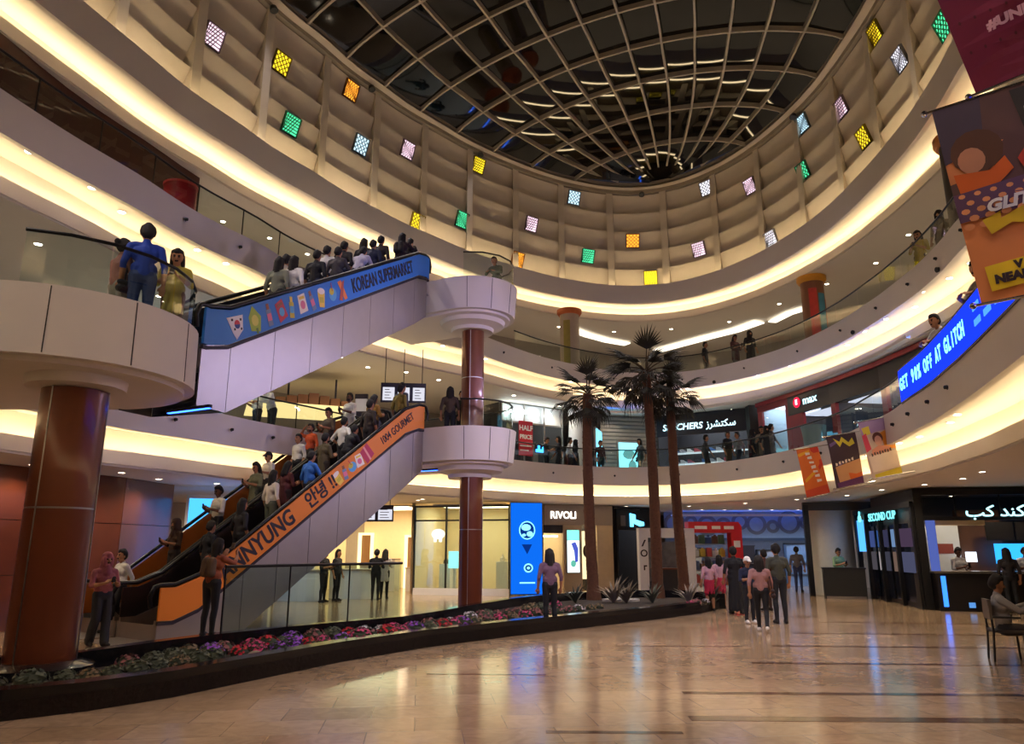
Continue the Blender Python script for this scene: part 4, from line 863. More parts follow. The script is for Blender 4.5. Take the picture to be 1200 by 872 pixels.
for r in range(4):
    for k in range(6):
        x = .08 + k * .27; z = fpt(m, x, .39 + r * .5, -.6)
        g = MB().box(0, .2, 0, .24 + .05 * ((k + r) % 3), 0, .16).lathe([(.05, 0), (.05, .05)], 8, (.1, .3, .08)); b = g.build('boxed_item', mat('goods_%d' % ((k * 2 + r) % 6), GOODS[(k * 2 + r) % 6], .6)); b.matrix_world = m @ Matrix.Translation((x, .392 + r * .5, -.62))
        tag(b, ('yellow', 'green', 'red', 'blue', 'white', 'brown')[(k * 2 + r) % 6] + ' boxed item on the %s shelf of the red promotional arch' % ('lowest', 'second', 'third', 'top')[r], 'box', 'goods on the red arch shelves')
# far mural wall ------------------------------------------------------------
m, w = shop_frame((7.4, 37.0), (15.4, 36.6), 0)
mu = flat('wall_back', 'pale blue wall with a frieze of interlinked grey rings', 'wall', m, [('lower_wall', MB().box(0, w, 0, 2.1, -.2, 0), mat('far_wall', (96, 104, 120), .6)), ('frieze', MB().box(0, w, 2.2, H0, -.2, 0), mat('mural_blue', (150, 178, 208), .6)), ('shelf_line', MB().box(0, w, 2.08, 2.2, -.2, .05), mat('mural_line', (74, 92, 118), .5))], kind='structure')
for k in range(11):
    x = .5 + k * .78; y = 2.85 + .12 * math.sin(k * 1.9); r = .42 + .12 * math.cos(k * 2.7)
    L = [[(x + q * math.cos(a), y + q * math.sin(a), zz) for q, zz in ((r, 0), (r, .02), (r - .16, .02), (r - .16, 0))] for a in [2 * PI * i / 24 for i in range(25)]]
    MB().loft(L, cap=(False, False)).build('ring', mat('mural_grey', (118, 126, 140), .6), mu)
for k, (x, ww, hh, c) in enumerate(((.6, 1.0, 1.7, (150, 140, 120)), (1.9, .8, 1.5, (70, 60, 66)), (3.0, 1.1, 1.8, (44, 40, 46)), (4.3, .9, 1.6, (150, 160, 176)), (5.6, 1.2, 1.9, (128, 160, 200)))):
    flat('display_cabinet', ('beige', 'plum', 'black', 'pale grey', 'light blue')[k] + ' display cabinet below the ring frieze', 'cabinet', m, [('body', MB().box(x, x + ww, 0, hh, .05, .5), mat('cab_%d' % k, c, .5)), ('shelf', MB().box(x + .05, x + ww - .05, .5, .54, .5, .54).box(x + .05, x + ww - .05, 1.0, 1.04, .5, .54), STEEL), ('top', MB().box(x - .02, x + ww + .02, hh, hh + .05, .03, .54), DARKW)])
# white pillar, kiosk ------------------------------------------------------------
o = MB().lathe([(.8, 0), (.8, 3.44)], 40, (12.35, 29.6, 0)).build('column_white', mat('pillar_white', (196, 196, 188), .5), smooth=.6); tag(o, 'round white pillar between the ring frieze and the cafe', 'column', kind='structure')
m, w = shop_frame((11.0, 28.7), (13.6, 28.3), 0)
flat('kiosk_portal', 'dark open portal frame in front of the white pillar', 'frame', m, [('post', MB().box(0, .18, 0, 3.3, -.1, .1), BLACK), ('post', MB().box(w - .3, w, 0, 3.3, -.1, .1), BLACK), ('beam', MB().box(0, w, 3.1, 3.4, -.1, .1), mat('bronze_beam', (70, 60, 50), .5))])
m, w = shop_frame((11.0, 27.3), (12.3, 26.9), 0)
flat('kiosk_counter', 'dark kiosk counter in front of the white pillar', 'counter', m, [('body', MB().box(0, w, 0, 1.0, -.5, 0), mat('kiosk_dark', (34, 34, 30), .5)), ('top', MB().box(-.03, w + .03, 1.0, 1.05, -.53, .03), BLACK), ('plinth', MB().box(.04, w - .04, 0, .08, 0, .01), STEEL)])
person('phone', (11.85, 27.95, 0), .3, 'person in green and white shirt behind the dark kiosk counter', (130, 160, 120), K_, 'm', h=1.7)
# cafe ------------------------------------------------------------
BROWN = mat('cafe_brown', (88, 52, 28), .5, var=.15)
m, w = shop_frame((12.75, 28.2), (11.8, 22.3), 0)
t = thing('cafe_facade', 'black-framed cafe side front with glowing cyan name and poster doors', 'shop front', mtx=m)
for x in (0, w * .2, w * .45, w * .72, w - .12): MB().box(x, x + .14, 0, 3.0, -.08, .08).build('post', BLACK, t)
MB().box(0, w, 2.9, 3.06, -.08, .1).build('beam', BLACK, t)
text('SECOND CUP', .36, glow('cup_cyan', (110, 225, 240), 1.5), t, w * .56, 2.72, .12, 'sign_lettering', sx=1.25, bold=.003)
MB().prism(ell(.9, 2.74, .16, .12, 10), .1, .14).prism([(.84, 2.8), (.96, 2.8), (.92, 3.0)], .1, .14).build('cup_mark', glow('cup_cyan', (110, 225, 240), 1.5), t)
for k in range(5):
    a, b = w * (.2, .34, .45, .58, .72)[k] + .16, w * (.34, .45, .58, .72, .97)[k] - .04
    MB().box(a, b, .15, 2.45, -.04, -.02).build('door_panel', mat('cafe_glass_dark', (14, 18, 30), .12), t)
    MB().box(a + .08, b - .08, 1.75, 2.3, -.02, 0).build('poster', glow('cafe_poster_%d' % k, ((50, 64, 110), (40, 70, 120), (44, 44, 66), (90, 116, 150), (60, 46, 64))[k], .9), t)  # both rows of posters given a glow to raise their brightness
    MB().box(a + .08, b - .08, 1.0, 1.6, -.02, 0).build('poster', glow('cafe_poster_b%d' % k, ((70, 66, 72), (150, 142, 142), (56, 56, 68), (104, 84, 74), (70, 72, 96))[k], .7), t)
MB().box(.18, w * .2 - .02, 1.6, 2.7, 0, .03).build('blue_screen', glow('cafe_blue', (70, 150, 240), 1.4), t)
# cafe front facing the atrium
m, w = shop_room(5, (11.8, 22.3), (17.5, 21.2), 0, 3.42, 4.5, DARKW, 'dark cafe room', 0)
CAFE_M = m
t = thing('cafe_facade', 'black-framed cafe front with glowing Arabic name above the serving counter', 'shop front', mtx=m)
MB().box(0, .22, 0, 3.4, -.1, .1).build('post', BLACK, t); MB().box(0, w, 3.22, 3.42, -.1, .1).build('beam', BLACK, t); MB().box(2.3, 2.34, 2.6, 3.22, 0, .04).build('hanger', BLACK, t); MB().box(1.1, 1.14, 2.6, 3.22, 0, .04).build('hanger', BLACK, t)
MB().box(.2, w, 2.5, 2.6, 0, .06).build('sign_rail', BLACK, t); MB().box(.22, 1.9, 2.36, 2.52, -.3, -.1).build('cream_lintel', CREAM, t)
text('\ufe90\ufedb \ufeaa\ufee8\ufedc\ufeb3', .44, glow('cup_white', (170, 238, 245), 1.5), t, 2.35, 2.74, .1, 'sign_lettering', sx=1.15, bold=.006)
MB().box(.28, .52, .5, 2.5, .0, .05).build('screen_strip', glow('cafe_strip', (80, 96, 170), .7), t)
MB().box(.9, 1.9, 0, 2.6, -2.5, -2.2).build('white_pier', SHOPW, t); MB().box(1.95, 3.2, .9, 2.9, -2.6, -2.4).build('brown_panel', BROWN, t)
MB().box(1.15, 1.7, 1.55, 1.85, -2.2, -2.19).build('notice', mat('cafe_notice', (150, 70, 60), .6), t)
for k in range(3): MB().box(2.6 + k * .85, 3.38 + k * .85, 1.95, 2.5, -2.0, -1.95).build('menu_board', mat('menu_dark', (30, 26, 26), .4, var=.6, scale=9), t)
MB().box(2.75, 4.2, 1.25, 1.85, -1.9, -1.85).build('menu_screen', glow('menu_blue', (40, 140, 230), 1.6), t)
MB().box(1.95, 2.25, 1.3, 1.6, -2.0, -1.95).build('till_screen', glow('till_white', (230, 240, 255), 1.6), t)
t = thing('serving_counter', 'black serving counter with a glowing blue end strip at the cafe', 'counter', mtx=m)
MB().box(.25, w, 0, 1.02, -.3, .45).build('body', mat('counter_dark', (26, 24, 26), .35), t); MB().box(.2, w, 1.02, 1.08, -.35, .5).build('top', STEEL, t); MB().box(.36, .48, .12, .95, .45, .47).build('light_strip', glow('strip_blue', (50, 120, 250), 1.6), t); MB().box(1.0, 1.16, .1, .24, .45, .47).build('step_light', glow('strip_blue2', (90, 150, 220), .7), t)
person('phone', tuple(fpt(m, 1.35, 0, -.9)), .2, 'person in pale shirt working behind the cafe counter by the white pier', (206, 200, 194), K_, 'd', h=1.72)
person('stand_long', tuple(fpt(m, 2.0, 0, .75)), PI - .3, 'person with long dark hair in black waiting at the cafe counter', (28, 22, 26), K_, 'm', h=1.7)
person('phone', tuple(fpt(m, 3.15, 0, -.9)), -.2, 'person in white shirt and dark tie serving before the blue menu screen', (216, 214, 212), K_, 'd', h=1.72)
# seated guest, chair and table ------------------------------------------------------------
def chair(loc, rz, label):
    t = thing('cafe_chair', label, 'chair', loc, rz)
    MB().box(-.22, .22, -.22, .22, .43, .47).build('seat', DARKW, t); MB().prism([(-.22, .19), (.22, .19), (.22, .23), (-.22, .23)], .62, .92).build('backrest', mat('chair_back', (96, 84, 74), .6), t)
    for x in (-.2, .2):
        MB().tube([(x, -.2, 0), (x, -.19, .45)], .017, 8).build('leg', BLACK, t); MB().tube([(x, .24, 0), (x, .2, .45), (x, .22, .92)], .017, 8).build('leg', BLACK, t)
        MB().tube([(x * 1.15, -.18, .66), (x * 1.15, .2, .66)], .017, 8).build('armrest', BLACK, t)
    return t
chair((7.75, 12.35, 0), -PI / 2 - .35 + PI, 'black cafe chair with taupe back under the seated guest')
person('sit', (7.75, 12.35, -.03), -PI / 2 - .35 + PI, 'person in grey shirt sitting on the black cafe chair', (146, 142, 140), (40, 38, 42), 'm', h=1.74)
t = thing('cafe_table', 'small round cafe table with white top beside the seated guest', 'table', (8.62, 12.7, 0)); MB().lathe([(.42, .72), (.43, .74), (.42, .76)], 32).build('table_top', SHOPW, t, smooth=.5); MB().tube([(0, 0, .02), (0, 0, .72)], .03, 10).build('pedestal', BLACK, t); MB().lathe([(.24, 0), (.22, .03)], 24).build('base', BLACK, t)

# ------------------------------------------------------------------ first gallery shops
Z1 = 4.5; HH = 3.12
m, w = shop_room(6, (-.45, 30.3), (2.2, 32.2), Z1, HH, 2.6, mat('dim_shop', (70, 66, 66), .6), 'clothes shop with red sale sign', 3.0, (235, 245, 240))
t = thing('shop_facade', 'glass shop front with row of white lamps above dark clothes racks', 'shop front', mtx=m)
MB().box(0, w, 2.35, HH, -.15, -.1).build('bulkhead', SHOPW, t)
for k in range(4): MB().lathe([(.1, 0), (.16, -.12), (.17, -.14)], 14, (.35 + k * .7, 0, 0)).build('spot_lamp', glow('lamp_white', (240, 255, 250), 9), t, loc=(0, 2.85, .05), rot=(0, 0, 0))
for o in [o for o in t.children if o.name.startswith('spot_lamp')]: o.data.transform(Matrix.Rotation(-PI / 2, 4, 'X'))
for x in (0, w * .35, w * .68, w - .05): MB().box(x, x + .05, 0, HH, -.02, .03).build('mullion', STEEL, t)
MB().box(0, w, 2.3, 2.36, -.02, .03).build('transom', STEEL, t)
for k in range(7):
    c = ((60, 56, 64), (34, 34, 40), (110, 100, 96), (40, 36, 40), (80, 70, 70), (30, 30, 36), (130, 124, 120))[k]
    g = thing('garment', ('slate', 'black', 'taupe', 'charcoal', 'mauve-grey', 'ink', 'pale grey')[k] + ' garment on the rack behind the sale sign', 'garment', mtx=m @ Matrix.Translation(((.3 + k * .33), 0, -.7)), group='garments on the rack')
    MB().prism([(-.14, .35), (.14, .35), (.13, 1.25), (.2, 1.5), (.05, 1.6), (-.05, 1.6), (-.2, 1.5), (-.13, 1.25)], -.05, .05).build('cloth', mat('garment_%d' % k, c, .8), g); MB().tube([(0, 1.6, 0), (0, 1.72, 0)], .01, 6).build('hook', STEEL, g)
t = flat('sale_sign', 'red sign reading half price hung in the first gallery shop window', 'sign', m @ Matrix.Translation((.85, .95, .06)), [('board', MB().box(0, .72, 0, 1.45, 0, .02), mat('sale_red', (200, 30, 48), .5)), ('print_bar', MB().box(.06, .66, .38, .44, .02, .024).box(.06, .5, .2, .25, .02, .024), PW)])
text('HALF', .30, PW, t, .36, 1.15, .022, bold=.008); text('PRICE', .25, PW, t, .36, .78, .022, bold=.008)
flat('light_sign', 'small glowing blue sign beside the red sale sign', 'sign', m @ Matrix.Translation((1.75, 1.15, .05)), [('tube', MB().box(0, .5, 0, .12, 0, .03).box(.1, .2, .1, .28, 0, .03).disc(.42, .15, .1, 0, .03), glow('tube_blue', (50, 150, 255), 4)), ('backing', MB().box(-.04, .58, -.05, .32, -.03, -.005), BLACK)])
o = MB().lathe([(.5, 0), (.5, 3.14)], 36, (2.95, 32.1, Z1)).build('column_white', SHOPW, smooth=.6); tag(o, 'round white pillar between the sale sign shop and the light boxes', 'column', kind='structure')
# striped wall with light boxes
m, w = shop_frame((4.0, 33.6), (6.7, 34.2), Z1)
t = flat('wall_slatted', 'grey slatted wall carrying a cyan light box on the first gallery', 'wall', m, [('backing', MB().box(0, w, 0, HH, -.1, 0), mat('slat_back', (110, 104, 98), .6))], kind='structure')
for k in range(17): MB().box(0, w, .1 + k * .175, .1 + k * .175 + .13, 0, .03).build('slat', mat('slat_grey', (150, 142, 132), .55), t)
flat('light_box', 'cyan light box with sportswear picture on the slatted wall', 'light box', m, [('frame', MB().box(.75, 1.95, .25, 1.95, .03, .12), STEEL), ('screen', MB().box(.82, 1.88, .32, 1.88, .12, .13), glow('box_cyan', (120, 225, 245), 1.7)), ('picture', MB().prism(ell(1.3, 1.35, .3, .22, 10), .13, .135).prism(ell(1.45, .8, .2, .3, 9), .13, .135), glow('box_pic', (90, 150, 150), 1.0))])
m, w = shop_frame((3.62, 32.0), (4.05, 33.4), Z1)
flat('light_box', 'slanted cyan light box at the corner behind the first palm', 'light box', m, [('frame', MB().box(0, w, .1, 2.35, -.1, 0), STEEL), ('screen', MB().box(.06, w - .06, .16, 2.29, 0, .01), glow('box_cyan2', (110, 210, 250), 1.7)), ('picture', MB().prism(ell(.7, 1.1, .3, .5, 10), .01, .015), glow('box_pic2', (60, 130, 190), 1.0))])
# shoe shop
m, w = shop_room(7, (6.7, 34.0), (10.15, 31.9), Z1, HH, 2.4, DARKW, 'dark shoe shop on the first gallery', 5.0, (235, 245, 255))
t = thing('shop_facade', 'dark shop front with glowing white bilingual sign above shoe shelves', 'shop front', mtx=m)
MB().box(0, w, 2.15, HH, 0, .12).build('fascia', mat('navy_fascia', (14, 20, 34), .35), t)
SG = glow('sign_cyan_white', (190, 238, 250), 1.5)
text('SKECHERS', .40, SG, t, 1.2, 2.53, .13, 'sign_lettering', sx=1.0, bold=.008, shear=.15)
text('\ufeaf\ufeae\ufeb8\ufe98\ufedc\ufeb3', .42, SG, t, 2.95, 2.55, .13, 'sign_lettering', sx=.95, bold=.006)
for r in range(3): MB().box(.1, w - .1, .5 + r * .5, .53 + r * .5, -1.6, -1.2).build('shelf', glow('shelf_lit', (210, 225, 235), .7), t)
SHOE = MB().prism([(0, 0), (.3, 0), (.3, .05), (.2, .1), (.12, .16), (0, .17)], 0, .1)
for r in range(3):
    for k in range(9):
        b = MB(); b.v, b.f, b.m = list(SHOE.v), list(SHOE.f), list(SHOE.m); b.box(-.01, .31, -.03, 0, -.005, .105, 1)
        j = (k * 3 + r * 2) % 5; o = b.build('shoe', [mat('shoe_%d' % j, ((230, 228, 226), (60, 60, 70), (160, 160, 168), (180, 70, 80), (70, 110, 170))[j], .6), PW]); o.matrix_world = m @ Matrix.Translation((.2 + k * .34, .56 + r * .5, -1.45))
        tag(o, ('white', 'black', 'grey', 'red', 'blue')[j] + ' sports shoe on the %s lit shelf of the shoe shop' % ('lowest', 'middle', 'top')[r], 'shoe', 'shoes on the lit shelves')
for k in range(3):
    x = .5 + k * 1.05; flat('display_table', ('white display table with glowing edge under the shoe sign', 'white display table in the middle of the shoe shop', 'white display table at the Arabic end of the sign')[k], 'table', m, [('top', MB().box(x, x + .8, .7, .76, -.7, -.2), SHOPW), ('edge_light', MB().box(x, x + .8, .64, .7, -.2, -.19), glow('edge_teal', (150, 235, 220), 2.0)), ('body', MB().box(x + .1, x + .7, 0, .64, -.6, -.3), DARKW)])
o = MB().box(10.05, 10.5, 31.2, 31.7, Z1, 7.64).build('column_dark', mat('pillar_dark', (50, 44, 38), .5)); tag(o, 'square dark pillar between the shoe shop and the red electronics shop', 'column', kind='structure')
# red electronics shop: curved front in straight bays
em = [(10.4, 30.9), (10.95, 28.9), (11.55, 26.4), (12.0, 23.6), (12.2, 20.4)]
BLK = mat('black_fascia', (20, 12, 16), .3)
for k, (p, q) in enumerate(zip(em[:-1], em[1:])):
    m, w = shop_frame(p, q, Z1)
    t = thing('shop_facade', ('red shop front bay with bright window full of people', 'red shop front bay with dark fascia and round red logo', 'black shop front bay with blue displays beside the logo', 'black shop front bay behind the blue screen parapet')[k], 'shop front', mtx=m)
    MB().box(0, w, 2.72 if k < 1 else 2.25, HH, 0, .12).build('fascia', REDM if k < 1 else BLK, t); MB().box(0, w, HH - .16, HH, .12, .2).build('red_edge', REDM, t)
    if k == 0:
        MB().box(0, .3, 0, 2.72, 0, .1).build('pier', REDM, t); MB().box(w - .2, w, 0, 2.72, 0, .1).build('pier', REDM, t)
        MB().box(.3, w - .2, 0, 2.9, -1.6, -1.55).build('window_back', mat('window_white', (200, 210, 228), .5), t); MB().box(.4, w - .3, 2.86, 2.9, -1.4, -.1).build('window_light', glow('window_white_light', (225, 235, 255), 5), t)
        MB().box(.26, .3, 0, 2.9, -1.6, 0).build('window_side', mat('window_white', (200, 210, 228), .5), t); MB().box(.3, w - .2, -.02, .0, -1.6, 0).build('window_floor', mat('window_white', (200, 210, 228), .5), t)
        MB().box(.3, w - .2, .02, 2.72, .03, .04).build('pane', GLASS, t)
        MB().box(1.15, 1.6, .3, .7, -.4, -.2).build('teal_box', glow('teal_box', (60, 220, 190), 1.4), t)
    else:
        MB().box(0, .9 if k == 1 else .3, 0, 2.25, -.02, .1).build('pier', REDM, t)
        MB().box(.26, .3, 0, 2.25, -2.0, -.03).build('shop_side', mat('shop_back_dark', (74, 72, 80), .6), t)
        MB().box(.3, w, 0, 2.25, -2.0, -1.95).build('shop_back', mat('shop_back_dark', (74, 72, 80), .6), t)
        MB().box(.6, w - .2, 2.2, 2.24, -1.8, -.2).build('ceiling_panel', glow('emax_light', (225, 235, 255), .55), t)
        for j in range(3):
            x = .95 + j * (w - 1.2) / 3; MB().box(x, x + .55, .4 + .1 * j, 1.25, -1.2, -1.15).build('display_screen', glow('disp_%d' % j, ((60, 160, 230), (120, 210, 240), (40, 110, 220))[j], 1.5), t)
            MB().box(x + .05, x + .5, 0, .4, -1.3, -1.0).build('display_stand', DARKW, t)
    if k == 1:
        MB().disc(.62, 2.68, .2, .12, .15, 24).build('logo_disc', glow('emax_red', (235, 30, 60), 1.3), t)
        text('E', .26, SG, t, .62, 2.68, .152, 'logo_letter', bold=.01); text('max', .44, SG, t, 1.42, 2.66, .13, 'sign_lettering', sx=1.15, bold=.004)
o = MB().lathe([(.32, 0), (.36, .9), (.42, 1.3)], 28, (10.35, 25.4, Z1)).build('display_drum', mat('teal_drum', (120, 150, 146), .5), smooth=.6); tag(o, 'grey-green tapered display drum before the electronics shop', 'display stand')
m, w = shop_frame((11.55, 21.4), (11.75, 19.7), Z1)
t = flat('video_wall', 'bright colourful video wall of toys behind the end of the blue parapet', 'screen', m, [('casing', MB().box(0, w, .5, 2.3, -.12, 0), BLACK), ('screen', MB().box(.03, w - .03, .53, 2.27, 0, .01), glow('video_pale', (150, 200, 214), 1.0))])
for k, (x, y, rx, ry, c) in enumerate(((.35, 1.3, .14, .5, (60, 160, 200)), (.7, 1.0, .12, .4, (220, 60, 80)), (1.05, 1.5, .16, .45, (230, 90, 60)), (1.3, 1.0, .14, .35, (60, 120, 210)), (.85, 1.95, .4, .16, (240, 200, 90)), (1.5, 1.7, .1, .3, (240, 60, 110)))): MB().prism(ell(x, y, rx, ry, 12), .01 + .002 * k, .013 + .002 * k).build('picture_patch', glow('video_%d' % k, c, 1.2), t)
# blue wash line over the shop fronts
a0, a1 = ang_of((12.2, 20.4)), ang_of((4.2, 33.6))
NV_ = 50
def blue_trough(at_, label, power):
    """light line lying in a shallow white trough; at_(i, dr, z) gives the points along it"""
    t = thing('cove_light', label, 'light strip', at_(NV_ // 2, 0, 0)); o = Vector(t.location)
    MB().loft([[Vector(at_(i, dr, z)) - o for dr, z in ((0, .1), (0, 0), (.2, 0), (.2, .1), (.17, .1), (.17, .03), (.03, .03), (.03, .1))] for i in range(NV_ + 1)]).build('trough', WHITE, t)
    MB().loft([[Vector(at_(i, dr, .035)) - o for dr in (.06, .14)] for i in range(NV_ + 1)], cap=(False, False), closed=False).build('led_line', glow('led_blue_line_%d' % power, (50, 110, 255), power), t, fix=False)
blue_trough(lambda i, dr, z: tuple(pol(F1, a0 + (a1 - a0) * i / NV_, 1.7 + dr, 7.40 + z)), 'blue light trough under the ceiling in front of the first gallery shops', 10)
blue_trough(lambda i, dr, z: (7.6 + .152 * i, 36.1 + dr, 3.2 + z), 'blue light trough above the ring frieze on the ground floor', 16)

# left part of the first gallery: brown hung ceiling, screens, directory boards
m, w = shop_frame((-8.2, 24.2), (-5.2, 25.4), 6.35)
t = thing('ceiling_raft', 'brown timber ceiling raft with warm edge lights above the first gallery', 'ceiling raft', mtx=m)
for k in range(9): MB().box(k * w / 9 + .02, (k + 1) * w / 9 - .02, 0, .18 + .3 * (1 - abs(k - 4) / 4.5), -1.8, 0).build('plank', mat('raft_brown', (120, 78, 40), .5, var=.2), t)
MB().box(-.5, w + .5, -.04, .0, -2.4, .5).build('glow_edge', glow('raft_glow', (255, 222, 150), .9), t)
MB().box(w * .25, w * .27, .4, 1.2, -.9, -.88).box(w * .75, w * .77, .4, 1.2, -.9, -.88).build('hanger', BLACK, t)
m, w = shop_frame((-10.6, 20.5), (-8.9, 22.6), Z1)
t = flat('window_3', 'bright cyan shop window on the first gallery behind the escalators', 'window', m, [('frame', MB().box(0, w, 0, .1, 0, .06).box(0, w, 2.7, 2.8, 0, .06).box(0, .08, 0, 2.8, 0, .06).box(w - .08, w, 0, 2.8, 0, .06), SHOPW), ('pane', MB().box(.08, w - .08, .1, 2.7, .01, .02), glow('cyan_window', (90, 190, 235), 1.5)), ('poster', MB().box(.5, 1.2, .8, 2.3, .02, .03), glow('cyan_poster', (200, 235, 245), 1.4))], kind='structure')
def directory(label, p, ang, z0, z1, w, zc, n):
    t = thing('directory_sign', label, 'sign', mtx=frame((p[0], p[1], z0), ang))
    MB().box(0, w, 0, z1 - z0, -.06, 0).build('board', mat('sign_navy', (26, 22, 44), .4), t)
    for k in range(n):
        a = w * k / n + .06; b = w * (k + 1) / n - .04; pn = MB().box(a, b, .06, z1 - z0 - .14, 0, .012).build('panel', glow('sign_panel', (214, 214, 226), .75, sampled=False), t)
        for j in range(4): MB().box(a + .06, b - .1 - .05 * (j % 2), .12 + j * .085, .14 + j * .085, .012, .016).build('text_line', INK, pn)
    for x in (.12, w / 2, w - .12): MB().tube([(x, z1 - z0, -.03), (x, zc - z0, -.03)], .012, 6).build('hanger', BLACK, t)
    return t
directory('long hanging directory board above the head of the orange escalators', (-3.95, 22.0), .12, 5.98, 6.58, 1.35, 7.65, 3)
directory('hanging directory board in the ground floor hall under the escalator', (-4.95, 24.6), .05, 2.55, 3.08, 1.1, 3.45, 2)
t = thing('totem_sign', 'white information totem with dark cap behind the head of the orange escalators', 'sign', (-4.7, 22.9, Z1)); MB().box(-.18, .18, -.05, .05, 0, 1.75).build('panel', SHOPW, t); MB().prism([(-.2, -.06), (.2, -.06), (.2, .06), (-.2, .06)], 1.75, 1.9).build('cap', mat('sign_navy', (26, 22, 44), .4), t); MB().box(-.14, .14, -.056, -.05, 1.1, 1.35).build('map_panel', mat('sign_navy', (26, 22, 44), .4), t)
# hall behind the glass rail on the ground floor
for k, (x, y, c) in enumerate(((-7.2, 26.3, 0), (-5.6, 27.4, 1))):
    t = thing('reception_desk', ('white curved desk in the hall behind the escalator', 'white low desk beside the cream shop')[k], 'desk', (x, y, 0), -.2); MB().prism(ell(0, 0, .9, .45, 18), 0, .95).build('body', SHOPW, t); MB().prism(ell(0, 0, .95, .5, 18), .95, 1.0).build('top', GREYB, t)
t = thing('promo_arch', 'white display arch in the hall behind the escalator', 'stand', (-8.1, 28.2, 0), -.15); MB().box(-.9, -.7, -.1, .1, 0, 2.3).build('leg', SHOPW, t); MB().box(.7, .9, -.1, .1, 0, 2.3).build('leg', SHOPW, t); MB().box(-.9, .9, -.1, .1, 2.3, 2.6).build('beam', SHOPW, t)
for px, py, Y, key, lb, tp in ((383, 0, 25.2, 'phone', 'person in black seen through the glass rail beside the white desk', K_), (398, 0, 25.8, 'stand_long', 'person in charcoal seen through the glass rail', (40, 38, 42)), (443, 0, 26.2, 'phone', 'person in black tee standing at the cream shop', (24, 24, 28)), (453, 0, 26.8, 'phone_long', 'person in white coat walking with another at the cream shop', (206, 204, 200))):
    X = (px - 600) / FPX / 1.02 * Y; person(key, (X, Y, 0), 1.2 if Y < 26 else PI, lb, tp, K_, h=1.66, group='people in the hall behind the glass rail')
# second gallery: brown wall, wrapped columns
ls = arc(F2, ang_of((-4.5, 21.5)), ang_of((-9, 4)) + 2 * PI, 3.0, 0, 24)
wl = thing('wall_second_gallery_left', 'brown wood wall along the second gallery', 'wall', ls[12]); wl['kind'] = 'structure'; wl.location.z = 8.7
for k in range(7, 24):
    p, q = ls[k] - Vector((wl.location.x, wl.location.y, 0)), ls[k + 1] - Vector((wl.location.x, wl.location.y, 0)); MB().bar((p.x, p.y, 1.57), (q.x, q.y, 1.57), .06, 3.14).build('panel', mat('wall_brown_dark', (74, 36, 22), .4, var=.15), wl)
def wrapped(px, py, dr, r, label, cols, capc=(200, 110, 40)):
    q = pol(F2, ang_of(at(px, py, z=9.1)), dr, 8.7); t = thing('wrapped_column', label, 'column', q)
    MB().lathe([(r, 0), (r, 2.9)], 28).build('shaft', mat('wrap_%d' % px, cols[0], .5), t, smooth=.6); MB().lathe([(r + .05, 2.9), (r + .12, 3.0), (r + .12, 3.14)], 28).build('capital', mat('wrap_cap_%d' % px, capc, .5), t, smooth=.6)
    for k, c in enumerate(cols[1:]):
        a0 = -2.3 + k * .8; L = [[((r + .012) * math.cos(a0 + .7 * i / 6), (r + .012) * math.sin(a0 + .7 * i / 6), z) for z in (.4 + .3 * k, 2.6 - .2 * k)] for i in range(7)]
        MB().loft(L, cap=(False, False), closed=False).build('poster_wrap', mat('wrap_%d_%d' % (px, k), c, .5, var=.3, scale=5), t, fix=False)
wrapped(938, 398, 1.3, .42, 'column wrapped in orange, yellow and red posters on the second gallery', [(140, 90, 60), (206, 60, 50), (60, 130, 150), (200, 90, 30)], (214, 150, 40))
wrapped(667, 425, 1.5, .42, 'white column with orange ring top on the second gallery', [(176, 158, 138), (150, 136, 60)], (190, 96, 40))
wrapped(1106, 278, .9, .6, 'thick dark column with orange rim on the second gallery', [(52, 44, 40)], (206, 130, 50))
q = pol(F2, ang_of(at(258, 258, z=9.1)), .75, 8.7); t = thing('display_drum', 'short red round display drum behind the second gallery glass', 'display stand', q); MB().lathe([(.36, 0), (.36, 1.15)], 28).build('body', mat('drum_red', (160, 24, 34), .4), t, smooth=.6); MB().lathe([(.38, 1.15), (.38, 1.2), (.1, 1.22)], 28).build('top', mat('drum_red_top', (190, 60, 60), .4), t, smooth=.6)
# light ribbons on the second gallery ceiling
def ribbon(pts, wd, label, z=11.74):
    P = [at(x, y, z=z) for x, y in pts]; L = []
    for i, p in enumerate(P):
        d = (P[min(i + 1, len(P) - 1)] - P[max(i - 1, 0)]).normalized(); s = Vector((-d.y, d.x, 0)) * wd / 2; L.append([p - s, p + s, p + s + Vector((0, 0, .05)), p - s + Vector((0, 0, .05))])
    o = MB().loft(L).build('light_ribbon', glow('ribbon_white', (255, 244, 220), 1.5)); tag(o, label, 'light ribbon', 'light ribbons on the second gallery ceiling')
ribbon([(668, 386), (690, 394), (712, 400), (735, 404)], .5, 'curved white light ribbon behind the tallest palm crown')
ribbon([(770, 412), (800, 404), (830, 396), (862, 388), (890, 378)], .6, 'long white light ribbon sweeping along the second gallery ceiling')
ribbon([(905, 378), (925, 368), (945, 362)], .4, 'short white light ribbon beside the poster-wrapped column')
